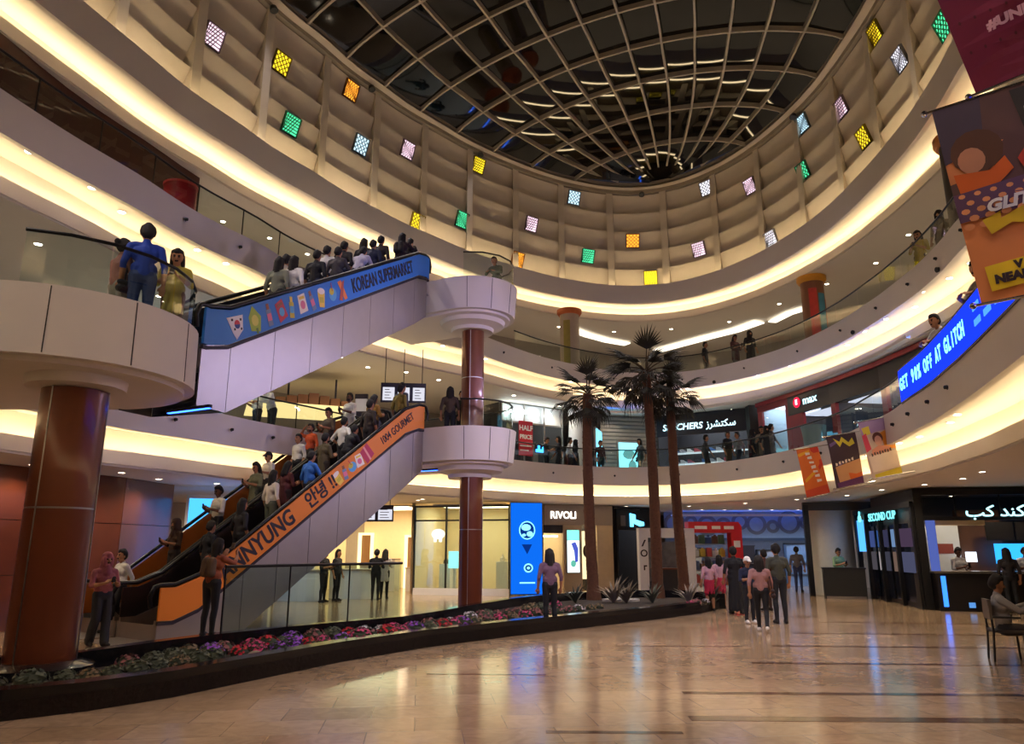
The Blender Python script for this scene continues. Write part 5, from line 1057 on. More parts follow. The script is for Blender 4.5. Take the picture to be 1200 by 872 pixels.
# ------------------------------------------------------------------ planter with palms
OUT = [at(x, y, z=0) for x, y in ((0, 846), (100, 834), (200, 818), (300, 797), (400, 776), (500, 759), (600, 746), (700, 734), (780, 725), (822, 719))]
OUT = [Vector((-8.2, 7.4, 0)), Vector((-6.6, 7.7, 0))] + OUT
INN = [at(x, y, z=.3) for x, y in ((95, 776), (180, 763), (260, 752), (330, 744), (400, 737), (472, 730), (520, 722), (560, 714), (600, 707), (640, 702))]
INN = [Vector((-8.2, 9.0, .3)), Vector((-6.8, 9.15, .3))] + INN + [Vector((1.8, 23.2, .3)), Vector((3.5, 24.6, .3)), Vector((5.3, 24.4, .3)), Vector((6.0, 22.6, .3))]
def kerb(path, wd, z1, name, label, side=1):
    P = [Vector((p.x, p.y, 0)) for p in path]; L = []
    for i, p in enumerate(P):
        d = (P[min(i + 1, len(P) - 1)] - P[max(i - 1, 0)]).normalized(); s = Vector((-d.y, d.x, 0)) * wd * side
        L.append([p, p + s, p + s + Vector((0, 0, z1)), p + Vector((0, 0, z1))])
    o = MB().loft(L).build(name, GRANITE); return tag(o, label, 'kerb', kind='structure')
kerb(OUT + [Vector((6.0, 22.6, 0))], .28, .30, 'trim_kerb_outer', 'polished black granite kerb of the long flower bed')
kerb(INN, .22, .42, 'trim_kerb_inner', 'black granite upstand behind the long flower bed')
SOIL = mat('planter_soil', (52, 42, 34), .95, var=.4, scale=20, bump=.8)
o = MB().prism([(p.x, p.y) for p in OUT] + [(p.x, p.y) for p in reversed(INN)], 0, .20).build('floor_planter_soil', SOIL); tag(o, 'dark soil filling the long flower bed', 'soil', kind='structure')
# flower clumps and cobbles along the bed
def clump(seed, petals, r, leaf, flower):
    rr = random.Random(seed); b = MB(); b.ball((0, 0, .05), (r, r, r * .7), 8, 5, 0)
    for _ in range(petals):
        a, e = rr.uniform(0, 2 * PI), rr.uniform(.1, 1.45); n = Vector((math.cos(a) * math.cos(e), math.sin(a) * math.cos(e), math.sin(e))); c = Vector((n.x * r, n.y * r, .05 + n.z * r * .7))
        u = n.cross(Vector((.2, .1, 1))).normalized() * rr.uniform(.02, .04); v = n.cross(u).normalized() * rr.uniform(.02, .04); c = c + n * rr.uniform(.005, .03)
        b.add([c - u, c - v * .8 + n * .01, c + u, c + v * .8 + n * .01], [(0, 1, 2, 3)], 1 if rr.random() < .72 else 0)
    return b.mesh('flower_clump', [leaf, flower], fix=False)
LEAF = mat('bed_leaf', (58, 64, 44), .8, var=.3)
FC = [('dusty green', (92, 96, 76)), ('straw brown', (128, 106, 76)), ('faded rose', (150, 92, 92)), ('pink', (206, 70, 120)), ('red', (204, 36, 56)), ('violet', (150, 80, 200)), ('white', (214, 206, 210))]
CL = [[clump(10 * i + j, 70, .15, LEAF, mat('petal_%d' % i, c, .7, var=.2)) for j in range(2)] for i, (n, c) in enumerate(FC)]
where = ('beside the thick column', 'in front of the orange escalator foot', 'before the glass rail', 'near the slender column', 'beside the person in mauve', 'near the palm trunks')
def along(path, t):
    i = min(int(t * (len(path) - 1)), len(path) - 2); return path[i].lerp(path[i + 1], t * (len(path) - 1) - i)
spots_used = []
for k in range(110):
    a = along(OUT, .10 + .86 * k / 110)
    j = min(range(len(INN)), key=lambda q: (INN[q] - a).length); p = INN[j]
    if j + 1 < len(INN): # closest point on the inner polyline
        best = None
        for q in range(len(INN) - 1):
            d = INN[q + 1] - INN[q]; u = max(0, min(1, (a - INN[q]).dot(d) / d.length_squared)); c = INN[q] + d * u
            if best is None or (c - a).length < best[0]: best = ((c - a).length, c)
        p = best[1]
    u = (.42, .72)[k % 2] if (p - a).length > 1.0 else .6
    q = a.lerp(p, u); q += Vector((rnd.uniform(-.06, .06), rnd.uniform(-.06, .06), 0))
    if any((q - s).length < .24 for s in spots_used) or (Vector((q.x, q.y, 0)) - Vector((COL1[0], COL1[1], 0))).length < .85: continue
    if (Vector((q.x, q.y, 0)) - Vector((-5.05, 13.2, 0))).length < .45: continue
    spots_used.append(q)
    f = k / 110
    ci = rnd.choice([0, 0, 1, 1, 2]) if f < .42 else rnd.choice([2, 3, 3, 4, 5, 6, 0]) if f < .72 else rnd.choice([0, 1, 2, 3, 6])
    o = link('flower_clump', CL[ci][k % 2], None, (q.x, q.y, .19), (0, 0, rnd.uniform(0, 6))); s = rnd.uniform(.8, 1.15) * (1.0 if (p - a).length > .9 else .8); o.scale = (s, s, s)
    tag(o, '%s flower clump in the bed %s' % (FC[ci][0], where[min(5, int(f * 6))]), 'flowers', 'flower clumps in the long bed')
COB = [MB().ball((0, 0, .06), (.16, .13, .10), 10, 6).mesh('cobble', mat('cobble_%d' % i, c, .8, var=.25, scale=12)) for i, c in enumerate(((112, 102, 92), (84, 78, 72), (136, 120, 100)))]
for k in range(46):
    t = .08 + .7 * k / 46; a = along(OUT, t); d = (along(OUT, min(1, t + .02)) - a).normalized(); n = Vector((-d.y, d.x, 0)); q = a + n * rnd.uniform(.42, .62)
    if any((Vector((q.x, q.y, 0)) - Vector((s.x, s.y, 0))).length < .3 for s in spots_used): continue
    spots_used.append(q); i = k % 3; o = link('cobble', COB[i], None, (q.x, q.y, .19), (0, 0, rnd.uniform(0, 6))); o.scale = [rnd.uniform(.45, .7)] * 3
    tag(o, ('grey-brown', 'dark grey', 'sandy')[i] + ' rounded cobble at the front edge of the flower bed', 'stone', 'cobbles in the flower bed')

# palms ------------------------------------------------------------
TRUNK = mat('palm_trunk', (92, 58, 38), .9, var=.35, scale=14, bump=.6)
FROND = mat('palm_leaf', (44, 42, 26), .7, var=.35, scale=6)
PET = mat('palm_stalk', (72, 56, 34), .7, var=.2)
def frond_mesh(seed, droop):
    rr = random.Random(seed); b = MB(); Lp = .5
    b.tube([(0, 0, 0), (Lp * .5, 0, .03), (Lp, 0, .02 - droop * .04)], [.022, .016, .012], 5, 1)
    hub = Vector((Lp, 0, .02 - droop * .04)); n = 15
    for k in range(n):
        a = (k / (n - 1) - .5) * 2.1; ln = (.66 - .2 * abs(a)) * rr.uniform(.88, 1.08)
        d = Vector((math.cos(a), math.sin(a), .12 - .1 * abs(a))); s = Vector((-d.y, d.x, 0)).normalized()
        m1 = hub + d * ln * .55 + Vector((0, 0, -.03 * droop)); tip = hub + d * ln + Vector((0, 0, -ln * (.16 + .28 * droop) * rr.uniform(.7, 1.3)))
        w = .022; fold = Vector((0, 0, .02))
        b.add([hub - s * .006, hub + s * .006, m1 + s * w - fold * .4, m1 + fold * .6, m1 - s * w - fold * .4, tip], [(0, 1, 2, 3), (0, 3, 4), (3, 2, 5), (4, 3, 5)], 0)
    return b.mesh('frond', [FROND, PET], fix=False)
FR = [frond_mesh(i, dr) for i, dr in enumerate((.2, .5, .9, 1.2))]
def palm(base, top, lean, label, nf, size):
    h = top.z - base.z; t = thing('palm_tree', label, 'palm tree', base, group='tall fan palms in the planter'); dx, dy = top.x - base.x, top.y - base.y
    pts, rs_ = [], []
    for k in range(33):
        u = k / 32; pts.append((dx * u + lean * math.sin(u * PI), dy * u, h * u)); rs_.append((.175 - .035 * u + .12 * max(0, .06 - u) * 8) * (1 + .05 * (k % 2)))
    MB().tube(pts, rs_, 14).build('trunk', TRUNK, t, smooth=.9)
    rr = random.Random(len(label)); bt = MB()
    for k in range(240):
        u = rr.uniform(.02, .985); a = rr.uniform(0, 2 * PI); i = u * 32; p = Vector(pts[int(i)]).lerp(Vector(pts[min(32, int(i) + 1)]), i % 1); r = (.175 - .035 * u); d = Vector((math.cos(a), math.sin(a), 0)); s = Vector((-d.y, d.x, 0)) * .035
        q = p + d * (r - .01); bt.add([q - s, q + s, q + d * .045 + Vector((0, 0, .10))], [(0, 1, 2)])
    lb = bt.build('leaf_bases', TRUNK, t, fix=False); lb['kind'] = 'stuff'
    c = Vector((dx, dy, h))
    for k in range(nf):
        e = math.radians((78 - 60 * k if k < 2 else 62 - 12 * (k - 2) if k < 6 else 18 - 70 * (k - 6) / (nf - 6)) + rr.uniform(-9, 9)); a = k * 2.399 + rr.uniform(-.25, .25)
        o = link('frond', FR[min(3, int(4 * k / nf))], t, c + Vector((math.cos(a) * .06, math.sin(a) * .06, .12 - .3 * k / nf)), (rr.uniform(-.3, .3), -e, a)); s = size * rr.uniform(.9, 1.12); o.scale = (s, s, s)
    return t
b1 = at(696, 703, z=.2); b2 = at(771, 701, z=.2); b3 = at(803, 699, z=.2)
palm(b1, at(688, 462, Y=b1.y), -.06, 'shorter fan palm standing alone next to the person in mauve', 33, 1.05)
palm(b2, at(757, 437, Y=b2.y), .05, 'tallest fan palm with the fullest crown', 40, 1.25)
palm(b3, at(785, 462, Y=b3.y + .2), -.05, 'fan palm behind the tallest one with slender trunk', 33, 1.08)
def spiky(p, label, n, s, c):
    t = thing('spiky_plant', label, 'plant', p, group='low plants at the palm feet'); m = mat('spiky_%d' % c[0], c, .7, var=.25)
    for k in range(n):
        a = k * 2.4; e = .5 + .8 * ((k * .37) % 1); d = Vector((math.cos(a) * math.cos(e), math.sin(a) * math.cos(e), math.sin(e))); sd = Vector((-math.sin(a), math.cos(a), 0)) * .022 * s
        ln = s * (.35 + .25 * ((k * .61) % 1)); mid = d * ln * .55 + Vector((0, 0, .02)); MB().add([-sd * .6, sd * .6, mid + sd, mid - sd, d * ln - Vector((0, 0, .08 * s))], [(0, 1, 2, 3), (3, 2, 4)]).build('blade', m, t, fix=False)
for k, (px, py, lb, s, c) in enumerate(((672, 705, 'low dark spiky plant at the edge of the bed before the watch shop', .9, (52, 56, 44)), (712, 703, 'pale spiky plant leaning against the shorter palm', 1.2, (128, 116, 98)), (728, 704, 'dry spiky plant between the palms', 1.0, (104, 92, 74)), (752, 702, 'grey-green spiky plant at the foot of the tallest palm', .9, (84, 88, 72)), (788, 701, 'white-tipped spiky plant behind the tallest palm', 1.0, (150, 140, 126)), (816, 702, 'small dark spiky plant at the end of the planter', .9, (46, 52, 40)))):
    p = at(px, py, z=.2); p.y = min(p.y, 22.3) - .3; spiky(p, lb, 30, s * 1.45, c)
o = MB().prism(ell(0, 0, .55, .32, 18), .0, .06).lathe([(.3, .05), (.22, .10), (.05, .12)], 16).build('planter_slab', mat('slab_white', (190, 184, 178), .5), None, loc=(3.2, 22.9, .2)); tag(o, 'pale stone slab lying between the palm trunks', 'stone')
# glass rail on the inner upstand
path = [p for p in INN if -4.9 < p.x < -1.9]
pp = [Vector((p.x, p.y, 0)) + Vector((-.06, .08, 0)) for p in INN[4:8]]
balustrade('glass_balustrade', 'green-tinted glass rail on the upstand behind the flower bed', pp, .42, 1.42, step=1.2, g=GREENGLASS, posts=True)

# LED parapet of the first gallery ------------------------------------------------------------
a0, a1 = ang_of((8.62, 16.5)), ang_of((5.15, 5.4))
if a1 > a0: a1 -= 2 * PI
t = thing('led_parapet', 'curved blue LED screen parapet with cyan lettering along the first gallery', 'screen', pol(F1, (a0 + a1) / 2, 0, 4.86)); base = Vector(t.location)
n = 60; PR = [pol(F1, a0 + (a1 - a0) * i / n, -.03, 0) - Vector((base.x, base.y, 0)) for i in range(n + 1)]
MB().loft([[p + Vector((0, 0, .04)), p + Vector((0, 0, .74))] for p in PR], cap=(False, False), closed=False).build('screen', glow('parapet_blue', (18, 44, 250), 1.5), t, fix=False)
PO = [pol(F1, a0 + (a1 - a0) * i / n, .06, 0) - Vector((base.x, base.y, 0)) for i in range(n + 1)]
MB().loft([[p + Vector((0, 0, .0)), q + Vector((0, 0, .0)), q + Vector((0, 0, .78)), p + Vector((0, 0, .78)), p + Vector((0, 0, .745)), p + (q - p) * .1 + Vector((0, 0, .7)), p + (q - p) * .1 + Vector((0, 0, .05)), p + Vector((0, 0, .035))] for p, q in zip(PR, PO)]).build('casing', BLACK, t)
sl = [0]
for i in range(n): sl.append(sl[-1] + (PR[i + 1] - PR[i]).length)
LC = glow('parapet_cyan', (110, 215, 255), 2.2)
def parapet_text(s, s0, step, size, zc):
    for k, ch in enumerate(s):
        if ch == ' ': continue
        d = s0 + k * step; i = min(n - 1, int(np.searchsorted(sl, d)) - 1); u = (d - sl[i]) / (sl[i + 1] - sl[i]); p = PR[i].lerp(PR[i + 1], u); tn = (PR[i + 1] - PR[i]).normalized()
        o = text(ch, size, LC, t, 0, 0, 0, 'letter', bold=.012, depth=.003); nn = Vector((tn.y, -tn.x, 0))
        M = Matrix(((tn.x, 0, nn.x, 0), (tn.y, 0, nn.y, 0), (0, 1, 0, 0), (0, 0, 0, 1))); M.translation = p + nn * .012 + Vector((0, 0, zc)); o.matrix_local = M @ Matrix.Diagonal((.78, 1, 1, 1))
parapet_text('GET 90% OFF AT GLITCH', .22, .225, .38, .39)
for r in range(2):
    for k in range(9):
        d = 5.5 + k * .3; i = min(n - 1, int(np.searchsorted(sl, d)) - 1); p, q = PR[i], PR[i].lerp(PR[i + 1], .9); MB().bar((p.x - .015, p.y, .28 + r * .24), (q.x - .015, q.y, .28 + r * .24), .012, .1).build('print_bar', glow('parapet_mid', (60, 120, 255), 1.6), t)

# hanging banners ------------------------------------------------------------
def banner(label, corners, layers, rods=True, anchor=None, group=None):
    """corners TL, TR, BR, BL in space; layers: (polygon in unit square, material)"""
    TL, TR, BR, BL = [Vector(c) for c in corners]; o0 = (TL + TR + BR + BL) / 4
    t = thing('hanging_banner', label, 'banner', o0, group=group)
    nrm = (TR - TL).cross(BL - TL).normalized()
    if nrm.dot(Vector((0, 0, CAM_H)) - o0) < 0: nrm = -nrm
    def Q(u, v, k=0.0): return (TL * (1 - u) + TR * u) * (1 - v) + (BL * (1 - u) + BR * u) * v - o0 + nrm * k
    L = [[Q(0, v, -.012 + .02 * math.sin(v * 5)), Q(1, v, -.012 + .02 * math.sin(v * 5)), Q(1, v, .0 + .02 * math.sin(v * 5)), Q(0, v, .0 + .02 * math.sin(v * 5))] for v in [i / 8 for i in range(9)]]
    MB().loft(L).build('cloth', layers[0], t)
    k = 0; last = None
    for nm, poly, m in layers[1:]:
        k += nm != last or nm != 'print_dot'; last = nm
        c = [Q(u, v, .003 + .0015 * k + .02 * math.sin(v * 5)) for u, v in poly]; MB().add(c, [tuple(range(len(c)))]).build(nm, m, t, fix=False)
    rd = (TR - TL).normalized()
    for a, b in ((TL, TR), (BL, BR)): MB().tube([a - rd * .06 - o0, b + rd * .3 - o0], .016, 8).build('rod', CHROME, t); MB().ball(a - rd * .07 - o0, .035, 10, 6).build('rod_end', CHROME, t)
    def tx(s, u, v, size, m, sx=1.0, rot=0.0, sh=0.0):
        o = text(s, size, m, t, 0, 0, 0, sx=sx, bold=.008, shear=sh, depth=.002); e1 = (Q(1, v) - Q(0, v)).normalized(); e3 = nrm; e2 = e3.cross(e1)
        M = Matrix(((e1.x, e2.x, e3.x, 0), (e1.y, e2.y, e3.y, 0), (e1.z, e2.z, e3.z, 0), (0, 0, 0, 1))); M.translation = Q(u, v, .03 + .02 * math.sin(v * 5)); o.matrix_local = M @ Matrix.Rotation(rot, 4, 'Z') @ Matrix.Diagonal((sx, 1, 1, 1))
    return t, tx, Q
def P_(c, name): return mat('banner_' + name, c, .6, var=.12, scale=3)
def epoly(cx, cy, rx, ry, n=14): return ell(cx, cy, rx, ry, n)
# large orange banner and purple banner beside it
def corner(px, py, Y): return at(px, py, Y=Y)
big = [corner(1092, 131, 7.0), corner(1262, 76, 6.2), corner(1325, 322, 6.2), corner(1150, 357, 7.0)]
lay = [P_((226, 140, 84), 'orange'), ('photo_ground', [(0, 0), (1, 0), (1, .46), (0, .46)], P_((96, 62, 60), 'photo')), ('photo_patch', [(.0, .0), (.35, 0), (.3, .25), (.0, .3)], P_((70, 54, 76), 'patch1')), ('photo_patch', [(.55, .02), (1, .02), (1, .3), (.6, .28)], P_((44, 34, 34), 'patch2')),
       ('figure_hair', epoly(.24, .27, .19, .11), P_((92, 52, 32), 'hair')), ('figure_face', epoly(.19, .31, .10, .065), P_((204, 140, 104), 'face')), ('figure_arm', [(.04, .36), (.3, .38), (.42, .33), (.46, .4), (.3, .47), (.06, .48)], P_((226, 104, 28), 'jacket')), ('red_object', [(.5, .36), (.72, .2), (.95, .26), (.9, .45), (.55, .46)], P_((196, 52, 30), 'red')), ('dark_object', [(.62, .12), (.74, .1), (.72, .28), (.6, .3)], P_((190, 186, 180), 'grey')), ('dot_ground', [(0, .46), (1, .43), (1, .58), (0, .6)], P_((104, 70, 100), 'violet'))]
for r in range(5):
    for k in range(9): lay.append(('print_dot', epoly(.06 + k * .115 + (r % 2) * .05, .475 + r * .038, .026 + .004 * r, .011 + .0015 * r, 8), P_((236, 158, 104), 'dot')))
lay += [('yellow_scribble', [(.16, .61), (.30, .585), (.29, .62), (.46, .585), (.45, .625), (.66, .59), (.64, .655), (.46, .67), (.36, .65), (.2, .685)], P_((236, 200, 40), 'scribble')), ('yellow_panel', [(.09, .83), (.86, .80), (.86, .92), (.10, .95)], P_((240, 208, 40), 'panel'))]
bt, tx, Q = banner('large orange hanging banner with yellow panel, dots and photo print beside the blue parapet', big, lay)
tx('GLITCH', .47, .555, .16, P_((240, 236, 230), 'white'), 1.1, 0, .2); tx('NEAR', .27, .90, .115, P_((50, 30, 40), 'ink')); tx('V', .33, .85, .10, P_((50, 30, 40), 'ink'))
pur = [corner(1062, -90, 7.0), corner(1215, -160, 6.2), corner(1268, 56, 6.2), corner(1144, 111, 7.0)]
bt, tx, Q = banner('large plum purple hanging banner with pale lettering above the orange one', pur, [P_((132, 24, 74), 'plum')] + [('print_dot', epoly(.1 + (k % 7) * .14, .15 + (k // 7) * .16, .012, .01, 6), P_((92, 14, 50), 'plumdark')) for k in range(35)])
tx('GLITCH', .78, .575, .15, P_((226, 170, 196), 'palepink')); tx('#UNLIMITED', .74, .70, .15, P_((226, 170, 196), 'palepink'))
# three smaller banners on the fascia
GBN = 'small banners on the first gallery fascia'
def small(label, q, Y, lay): return banner(label, [at(x, y, Y=Y) for x, y in q], lay, group=GBN)
def glyphs(x0, x1, y0, y1, n, c):
    """letter-like strokes for print too small to read"""
    out = []
    for k in range(n):
        u0 = x0 + (x1 - x0) * k / n; v0 = y0 + (y1 - y0) * k / n; wd = .2 if abs(y1 - y0) > .3 else (x1 - x0) * .6 / n; h = .026
        out.append(('print_stroke', [(u0, v0 - h), (u0 + wd, v0 - h * (1.4 if k % 2 else .6)), (u0 + wd, v0 + h), (u0, v0 + h * (.6 if k % 3 else 1.3))], P_(c, 'stroke%d' % c[0])))
    return out
small('small yellow to orange banner with slanting pale print', ((933, 527), (958, 523), (973, 577), (946, 584)), 21.3, [P_((224, 110, 34), 'o1'), ('yellow_field', [(0, .1), (.55, .05), (.6, .55), (.1, .7)], P_((234, 170, 30), 'y1')), ('red_field', [(.6, 0), (1, 0), (1, .4), (.8, .5)], P_((206, 50, 30), 'r1')), ('red_field', [(0, .85), (1, .82), (1, 1), (0, 1)], P_((210, 70, 34), 'r2'))] + glyphs(.35, .62, .12, .8, 7, (236, 226, 214)))
small('small dark purple banner with yellow scribble and orange foot', ((968, 512), (1002, 506), (1013, 566), (981, 573)), 19.6, [P_((64, 42, 50), 'd1'), ('violet_field', [(.05, .15), (.3, .1), (.35, .6), (.15, .7)], P_((110, 84, 130), 'v1')), ('yellow_scribble', [(.2, .05), (.4, .14), (.5, .05), (.7, .18), (.85, .1), (.9, .22), (.7, .26), (.5, .15), (.38, .24)], P_((220, 200, 50), 's1')), ('tan_field', [(.1, .6), (1, .52), (1, .9), (.15, .9)], P_((206, 150, 96), 't1')), ('orange_field', [(.5, .68), (1, .64), (1, .88), (.55, .88)], P_((216, 100, 30), 'o2')), ('plum_foot', [(.05, .9), (1, .86), (1, 1), (.08, 1)], P_((96, 44, 90), 'p1'))] + glyphs(.12, .8, .55, .5, 6, (240, 224, 200)))
small('small pastel banner with laughing figure and yellow foot', ((1005, 495), (1040, 488), (1058, 555), (1023, 561)), 18.2, [P_((206, 178, 152), 'c1'), ('lilac_field', [(0, 0), (1, 0), (1, .2), (0, .25)], P_((170, 140, 170), 'l1')), ('yellow_field', [(.05, .12), (.3, .1), (.3, .24), (.08, .26)], P_((226, 200, 60), 'y2')), ('red_field', [(0, .25), (.15, .22), (.2, .5), (.02, .55)], P_((206, 60, 80), 'r3')), ('orange_field', [(.6, .25), (.95, .2), (1, .55), (.65, .55)], P_((232, 150, 40), 'o3')), ('figure_hair', epoly(.48, .33, .17, .10), P_((96, 50, 34), 'hair2')), ('figure_face', epoly(.48, .38, .12, .09), P_((216, 160, 130), 'face2')), ('figure_top', [(.2, .52), (.45, .46), (.8, .5), (.85, .62), (.15, .64)], P_((214, 140, 110), 'top2')), ('pale_field', [(.05, .62), (.98, .58), (1, .88), (.08, .9)], P_((226, 204, 180), 'c2')), ('yellow_foot', [(.1, .94), (1, .88), (1, 1), (.1, 1)], P_((214, 190, 40), 'y3'))] + glyphs(.15, .85, .6, .56, 8, (90, 66, 56)))

# coloured lattice lanterns in the drum panels ------------------------------------------------------------
LCOL = {'w': ((226, 224, 236), 'white'), 'p': ((232, 196, 214), 'pink'), 'y': ((240, 206, 40), 'yellow'), 'o': ((250, 160, 50), 'orange'), 'g': ((70, 200, 140), 'green'), 'b': ((180, 214, 230), 'ice blue')}
def lantern(px, py, c, pat, label):
    # bay panel that carries it: height from the ring, row by row
    p = at(px, py, z=15.5)
    for _ in range(6):
        a = ang_of(p); r = float(np.interp(a % (2 * PI), np.append(TH, 2 * PI), np.append(FD, FD[0]))) + .40
        d = Vector(((px - 600) / FPX, cp - (436 - py) / FPX * sp, sp + (436 - py) / FPX * cp))
        t0, t1 = 5.0, 60.0
        for _ in range(40):
            tm = (t0 + t1) / 2; q = d * tm
            if math.hypot(q.x - C0[0], q.y - C0[1]) < r and q.y > -5: t0 = tm
            else: t1 = tm
        p = d * t0 + Vector((0, 0, CAM_H)); 
    a = ang_of(p); tn = (pol(FD, a + .01, 0, 0) - pol(FD, a - .01, 0, 0)).normalized()
    ang = math.atan2(-tn.y, -tn.x); row = (p.z - ZB) / rh; fr_ = row - math.floor(row); zc = ZB + (math.floor(row) + .52) * rh
    q = pol(FD, a, .425, zc)
    m = frame(q, ang) @ Matrix.Rotation(.33, 4, 'X')
    t = thing('lattice_lantern', label % ('lowest', 'second', 'middle', 'fourth', 'top')[max(0, min(4, int(row)))], 'lantern', mtx=m, group='coloured lattice lanterns in the drum wall')
    col = LCOL[c][0]; s = .28
    MB().box(-s, s, -s * 1.05, s * 1.05, -.22, -.01).build('light_panel', glow('lantern_' + c, col, 1.35), t)
    fm = mat('lantern_frame_' + c, tuple(int(k * .55) for k in col), .6)
    MB().box(-s - .03, -s, -s * 1.05, s * 1.05, -.22, .03).box(s, s + .03, -s * 1.05, s * 1.05, -.22, .03).box(-s - .03, s + .03, s * 1.05, s * 1.05 + .03, -.22, .03).box(-s - .03, s + .03, -s * 1.05 - .03, -s * 1.05, -.22, .03).build('frame', fm, t)
    b = MB()
    if pat == 0:
        for k in range(-3, 4): b.bar((k * .1 - .3, -.3, 0), (k * .1 + .0, .3, 0), .03, .03) if -3 <= k <= 3 and abs(k * .1) < .31 else None; b.box(-s, s, k * .1 - .012, k * .1 + .012, -.01, .015)
        b.v = [(max(-s, min(s, x)), max(-s, min(s, y)), z) for x, y, z in b.v]
    elif pat == 1:
        for i in range(4):
            for j in range(4):
                x, y = -.24 + i * .16, -.24 + j * .16; b.loft([[(x + q * math.cos(k * PI / 4), y + q * math.sin(k * PI / 4), zz) for q, zz in ((.08, 0), (.08, .02), (.055, .02), (.055, 0))] for k in range(9)], cap=(False, False))
    else:
        for k in range(-5, 6):
            for sg in (-1, 1):
                x0, x1 = k * .12 - .31, k * .12 + .31; b.bar((x0, -.31 * sg, .005), (x1, .31 * sg, .005), .022, .02)
        b.v = [(max(-s, min(s, x)), max(-s, min(s, y)), z) for x, y, z in b.v]
    b.build('lattice', fm, t, fix=False)
LN = [(250, 58, 'p'), (330, 84, 'y'), (412, 112, 'o'), (341, 162, 'g'), (423, 184, 'b'), (478, 188, 'p'), (561, 205, 'y'), (490, 251, 'y'), (542, 249, 'g'), (623, 254, 'p'), (673, 242, 'b'), (607, 298, 'o'), (689, 291, 'g'), (741, 272, 'o'), (762, 317, 'y'), (818, 284, 'p'), (828, 231, 'w'), (879, 230, 'p'), (902, 270, 'w'), (941, 212, 'g'), (940, 147, 'b'), (985, 129, 'p'), (1012, 172, 'y'), (1053, 67, 'w'), (1022, 25, 'y'), (1103, 30, 'g')]
NEAR = ['above the upper landing']
for k, (x, y, c) in enumerate(LN):
    nb = min(range(len(LN)), key=lambda j: 1e9 if j == k else (LN[j][0] - x) ** 2 + (LN[j][1] - y) ** 2)
    lantern(x, y, c, k % 3, '%s %s lattice lantern in the %%s row of the drum beside the %s one' % (LCOL[c][1], ('barred', 'ringed', 'diamond')[k % 3], LCOL[LN[nb][2]][1]))
# small black spot fixtures on the fascias
NODE = MB().lathe([(.015, .06), (.035, .05), (.04, 0), (.03, -.02)], 12).mesh('fixture_body', BLACK, smooth=.6); NODA = MB().box(-.012, .012, -.05, .0, -.01, .01).mesh('fixture_arm', BLACK)
for F, zt, lb in ((F1, 4.55, 'small black spot fixture on the first gallery fascia'), (F2, 8.75, 'small black spot fixture on the second gallery fascia')):
    for k in range(22):
        a = -.5 + k * (PI + .9) / 22; p = pol(F, a, -.05, zt)
        if p.y < 8: continue
        t = thing('spot_fixture', lb, 'light fixture', p, group=lb + ' row'); t.rotation_euler = (PI / 2, 0, a - PI / 2); link('housing', NODE, t); link('arm', NODA, t)

# added blue bars under both landings, standing in for blue reflections
for (x, y, z), l, lb in (((-2.35, 20.75, 3.80), .7, 'added blue light bar tinting the underside of the lower round landing'), ((-5.1, 11.6, 3.82), 1.0, 'added blue light bar tinting the underside of the wide landing beside the blue escalator foot')):
    t = thing('light_bar', lb, 'light bar', (x, y, z), -.5); MB().box(-l / 2, l / 2, -.03, .03, 0, .05).build('housing', BLACK, t); MB().box(-l / 2 + .02, l / 2 - .02, -.025, .025, -.012, 0).build('lens', glow('added_bar_blue', (40, 90, 255), 6), t)

t = thing('exit_sign', 'small green exit sign hung from the ceiling near the cafe', 'sign', mtx=frame(at(1178, 521, Y=14.5), 0.0))
MB().box(-.13, .13, -.07, .07, -.04, 0).build('casing', SHOPW, t); MB().box(-.11, .11, -.055, .055, 0, .004).build('panel', glow('exit_green', (40, 190, 110), 1.2), t); MB().tube([(0, .07, -.02), (0, 3.45 - at(1178, 521, Y=14.5).z, -.02)], .008, 6).build('hanger', BLACK, t)
# ------------------------------------------------------------------ lamps
def spot(loc, energy, col=(255, 236, 205), size=2.2, blend=.8, target=None, radius=.06):
    l = bpy.data.lights.new('lamp', 'SPOT'); l.energy = energy; l.color = lin(col); l.spot_size = size; l.spot_blend = blend; l.shadow_soft_size = radius
    o = bpy.data.objects.new('lamp', l); COL.objects.link(o); o.location = loc
    if target is not None: o.rotation_euler = (Vector(target) - Vector(loc)).to_track_quat('-Z', 'Y').to_euler()
    return o
DL = MB().lathe([(.075, 0), (.085, -.012), (.06, -.012), (.055, .0)], 18).mesh('downlight_trim', WHITE, smooth=.6)
DLL = MB().disc(0, 0, .058, -.008, -.004, 16).mesh('downlight_lens', LAMP)
def downlight(p, label, group, lit=0.0, big=1.0, col=(255, 236, 205)):
    t = thing('downlight', label, 'downlight', p, group=group); t.scale = (big, big, big)
    link('trim_ring', DL, t); link('lens', DLL, t)
    if lit: spot((p[0], p[1], p[2] - .03), lit, col, 2.5)
for F, z, dr, n, lb, gr, lit in ((F1, 4.30, .5, 34, 'small round downlight in the cove under the first gallery', 'downlights under the first gallery', 0), (F2, 8.50, .5, 40, 'small round downlight in the cove under the second gallery', 'downlights under the second gallery', 0),
        (F1, 3.45, 2.2, 26, 'round downlight in the ground floor ceiling', 'downlights of the ground floor ceiling', DOWN_POWER * 1.6), (F2, 7.65, 2.0, 28, 'round downlight in the first gallery ceiling', 'downlights of the first gallery ceiling', DOWN_POWER), (FD, 11.85, 2.6, 28, 'round downlight in the second gallery ceiling', 'downlights of the second gallery ceiling', DOWN_POWER)):
    for k in range(n):
        a = -.35 + (k + .5) / n * (PI + 1.0); p = pol(F, a, dr + .25 * math.sin(k * 2.3), z)
        if p.y > 3: downlight(p, lb, gr, lit, 1.25)
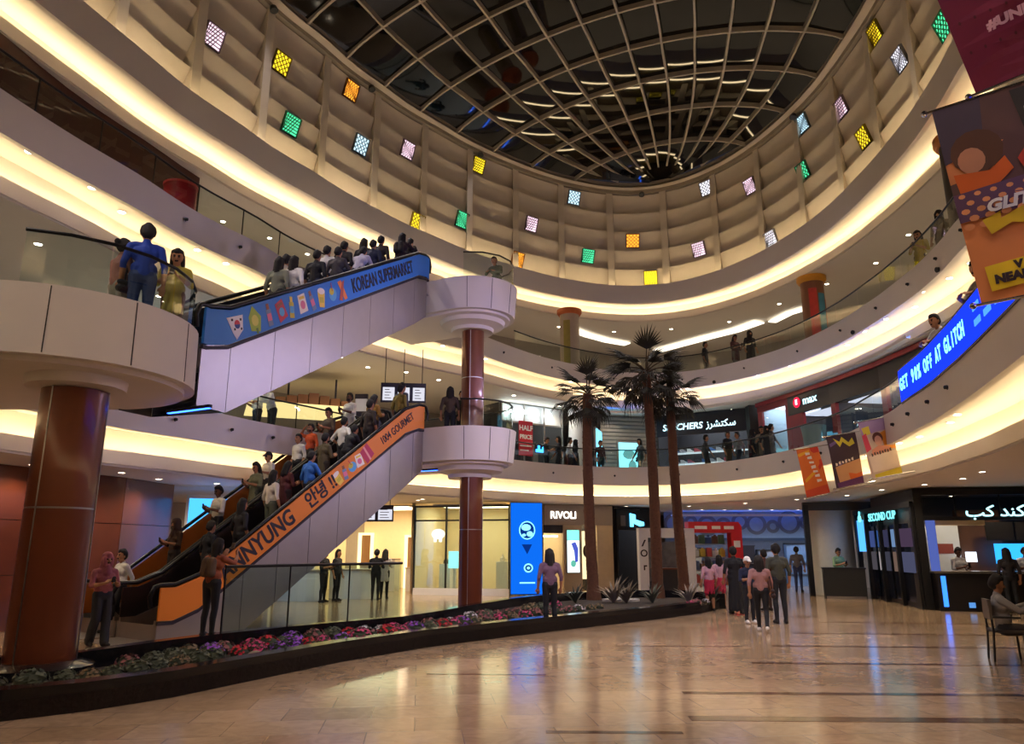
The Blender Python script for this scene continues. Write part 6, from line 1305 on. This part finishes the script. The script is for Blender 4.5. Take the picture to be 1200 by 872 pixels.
# added floodlights on the ring beam: ambient fill for the atrium
FLD = MB().lathe([(.05, .16), (.11, .14), (.13, 0), (.12, -.01)], 18).mesh('flood_body', BLACK, smooth=.6)
FLL = MB().disc(0, 0, .11, -.008, -.002, 18).mesh('flood_lens', glow('flood_lens_glow', (240, 236, 255), 20, sampled=False))
for k in range(12):
    a = k * 2 * PI / 12 + .2; p = pol(FD, a, .1, 17.8); t = thing('fill_floodlight', 'added black fill lamp under the skylight ring beam', 'fill_floodlight', p, group='added fill lamps under the skylight')
    tgt = Vector((C0[0] + (p.x - C0[0]) * .30, C0[1] + (p.y - C0[1]) * .30, 0)); t.rotation_euler = (tgt - p).to_track_quat('-Z', 'Y').to_euler()
    link('housing', FLD, t); link('lens', FLL, t)
    spot(p + (tgt - p).normalized() * .06, 1450, (240, 228, 230), 1.05, .9, tgt, .15)

# added floodlights on the second gallery fascia: lilac fill for landings and fascias opposite
for k, (x, y) in enumerate(((10.9, 23), (10.6, 17.5), (9.3, 11.5), (7.2, 5.6), (3, .6), (-3, -1), (8.5, 30.5), (-7.6, 4.5))):
    a = ang_of((x, y)); p = pol(F2, a, -.07, 8.45); t = thing('fill_floodlight', 'added black fill lamp under the second gallery fascia', 'fill_floodlight', p, group='added fill lamps on the second gallery')
    tgt = Vector((C0[0] - (p.x - C0[0]) * .8, C0[1] - (p.y - C0[1]) * .6, 4.6)); t.rotation_euler = (tgt - p).to_track_quat('-Z', 'Y').to_euler()
    link('housing', FLD, t); link('lens', FLL, t); t.scale = (.55, .55, .55)
    spot(p + (tgt - p).normalized() * .06, 640, (210, 198, 255), .8, .8, tgt, .15)

for x, z in ((1.3, -1.3), (3.0, -1.2), (2.2, -3.2), (4.6, -1.5)): downlight(tuple(fpt(CAFE_M, x, 3.40, z)), 'round downlight in the cafe ceiling', 'downlights in the cafe', DOWN_POWER * 1.3, 1.25)
for k in range(7): downlight((7.6 + k * 1.1, 35.0 - .3 * (k % 2), 3.45), 'added round downlight in the ceiling before the ring frieze', 'added downlights before the ring frieze', DOWN_POWER * 1.6, 1.25, (214, 228, 255))  # row added to brighten the ring frieze
for k in range(6): downlight(tuple(at(250 + k * 60, 590 - k, z=3.45)), 'round downlight in the hall ceiling behind the escalator', 'downlights behind the escalator', DOWN_POWER, 1.25)
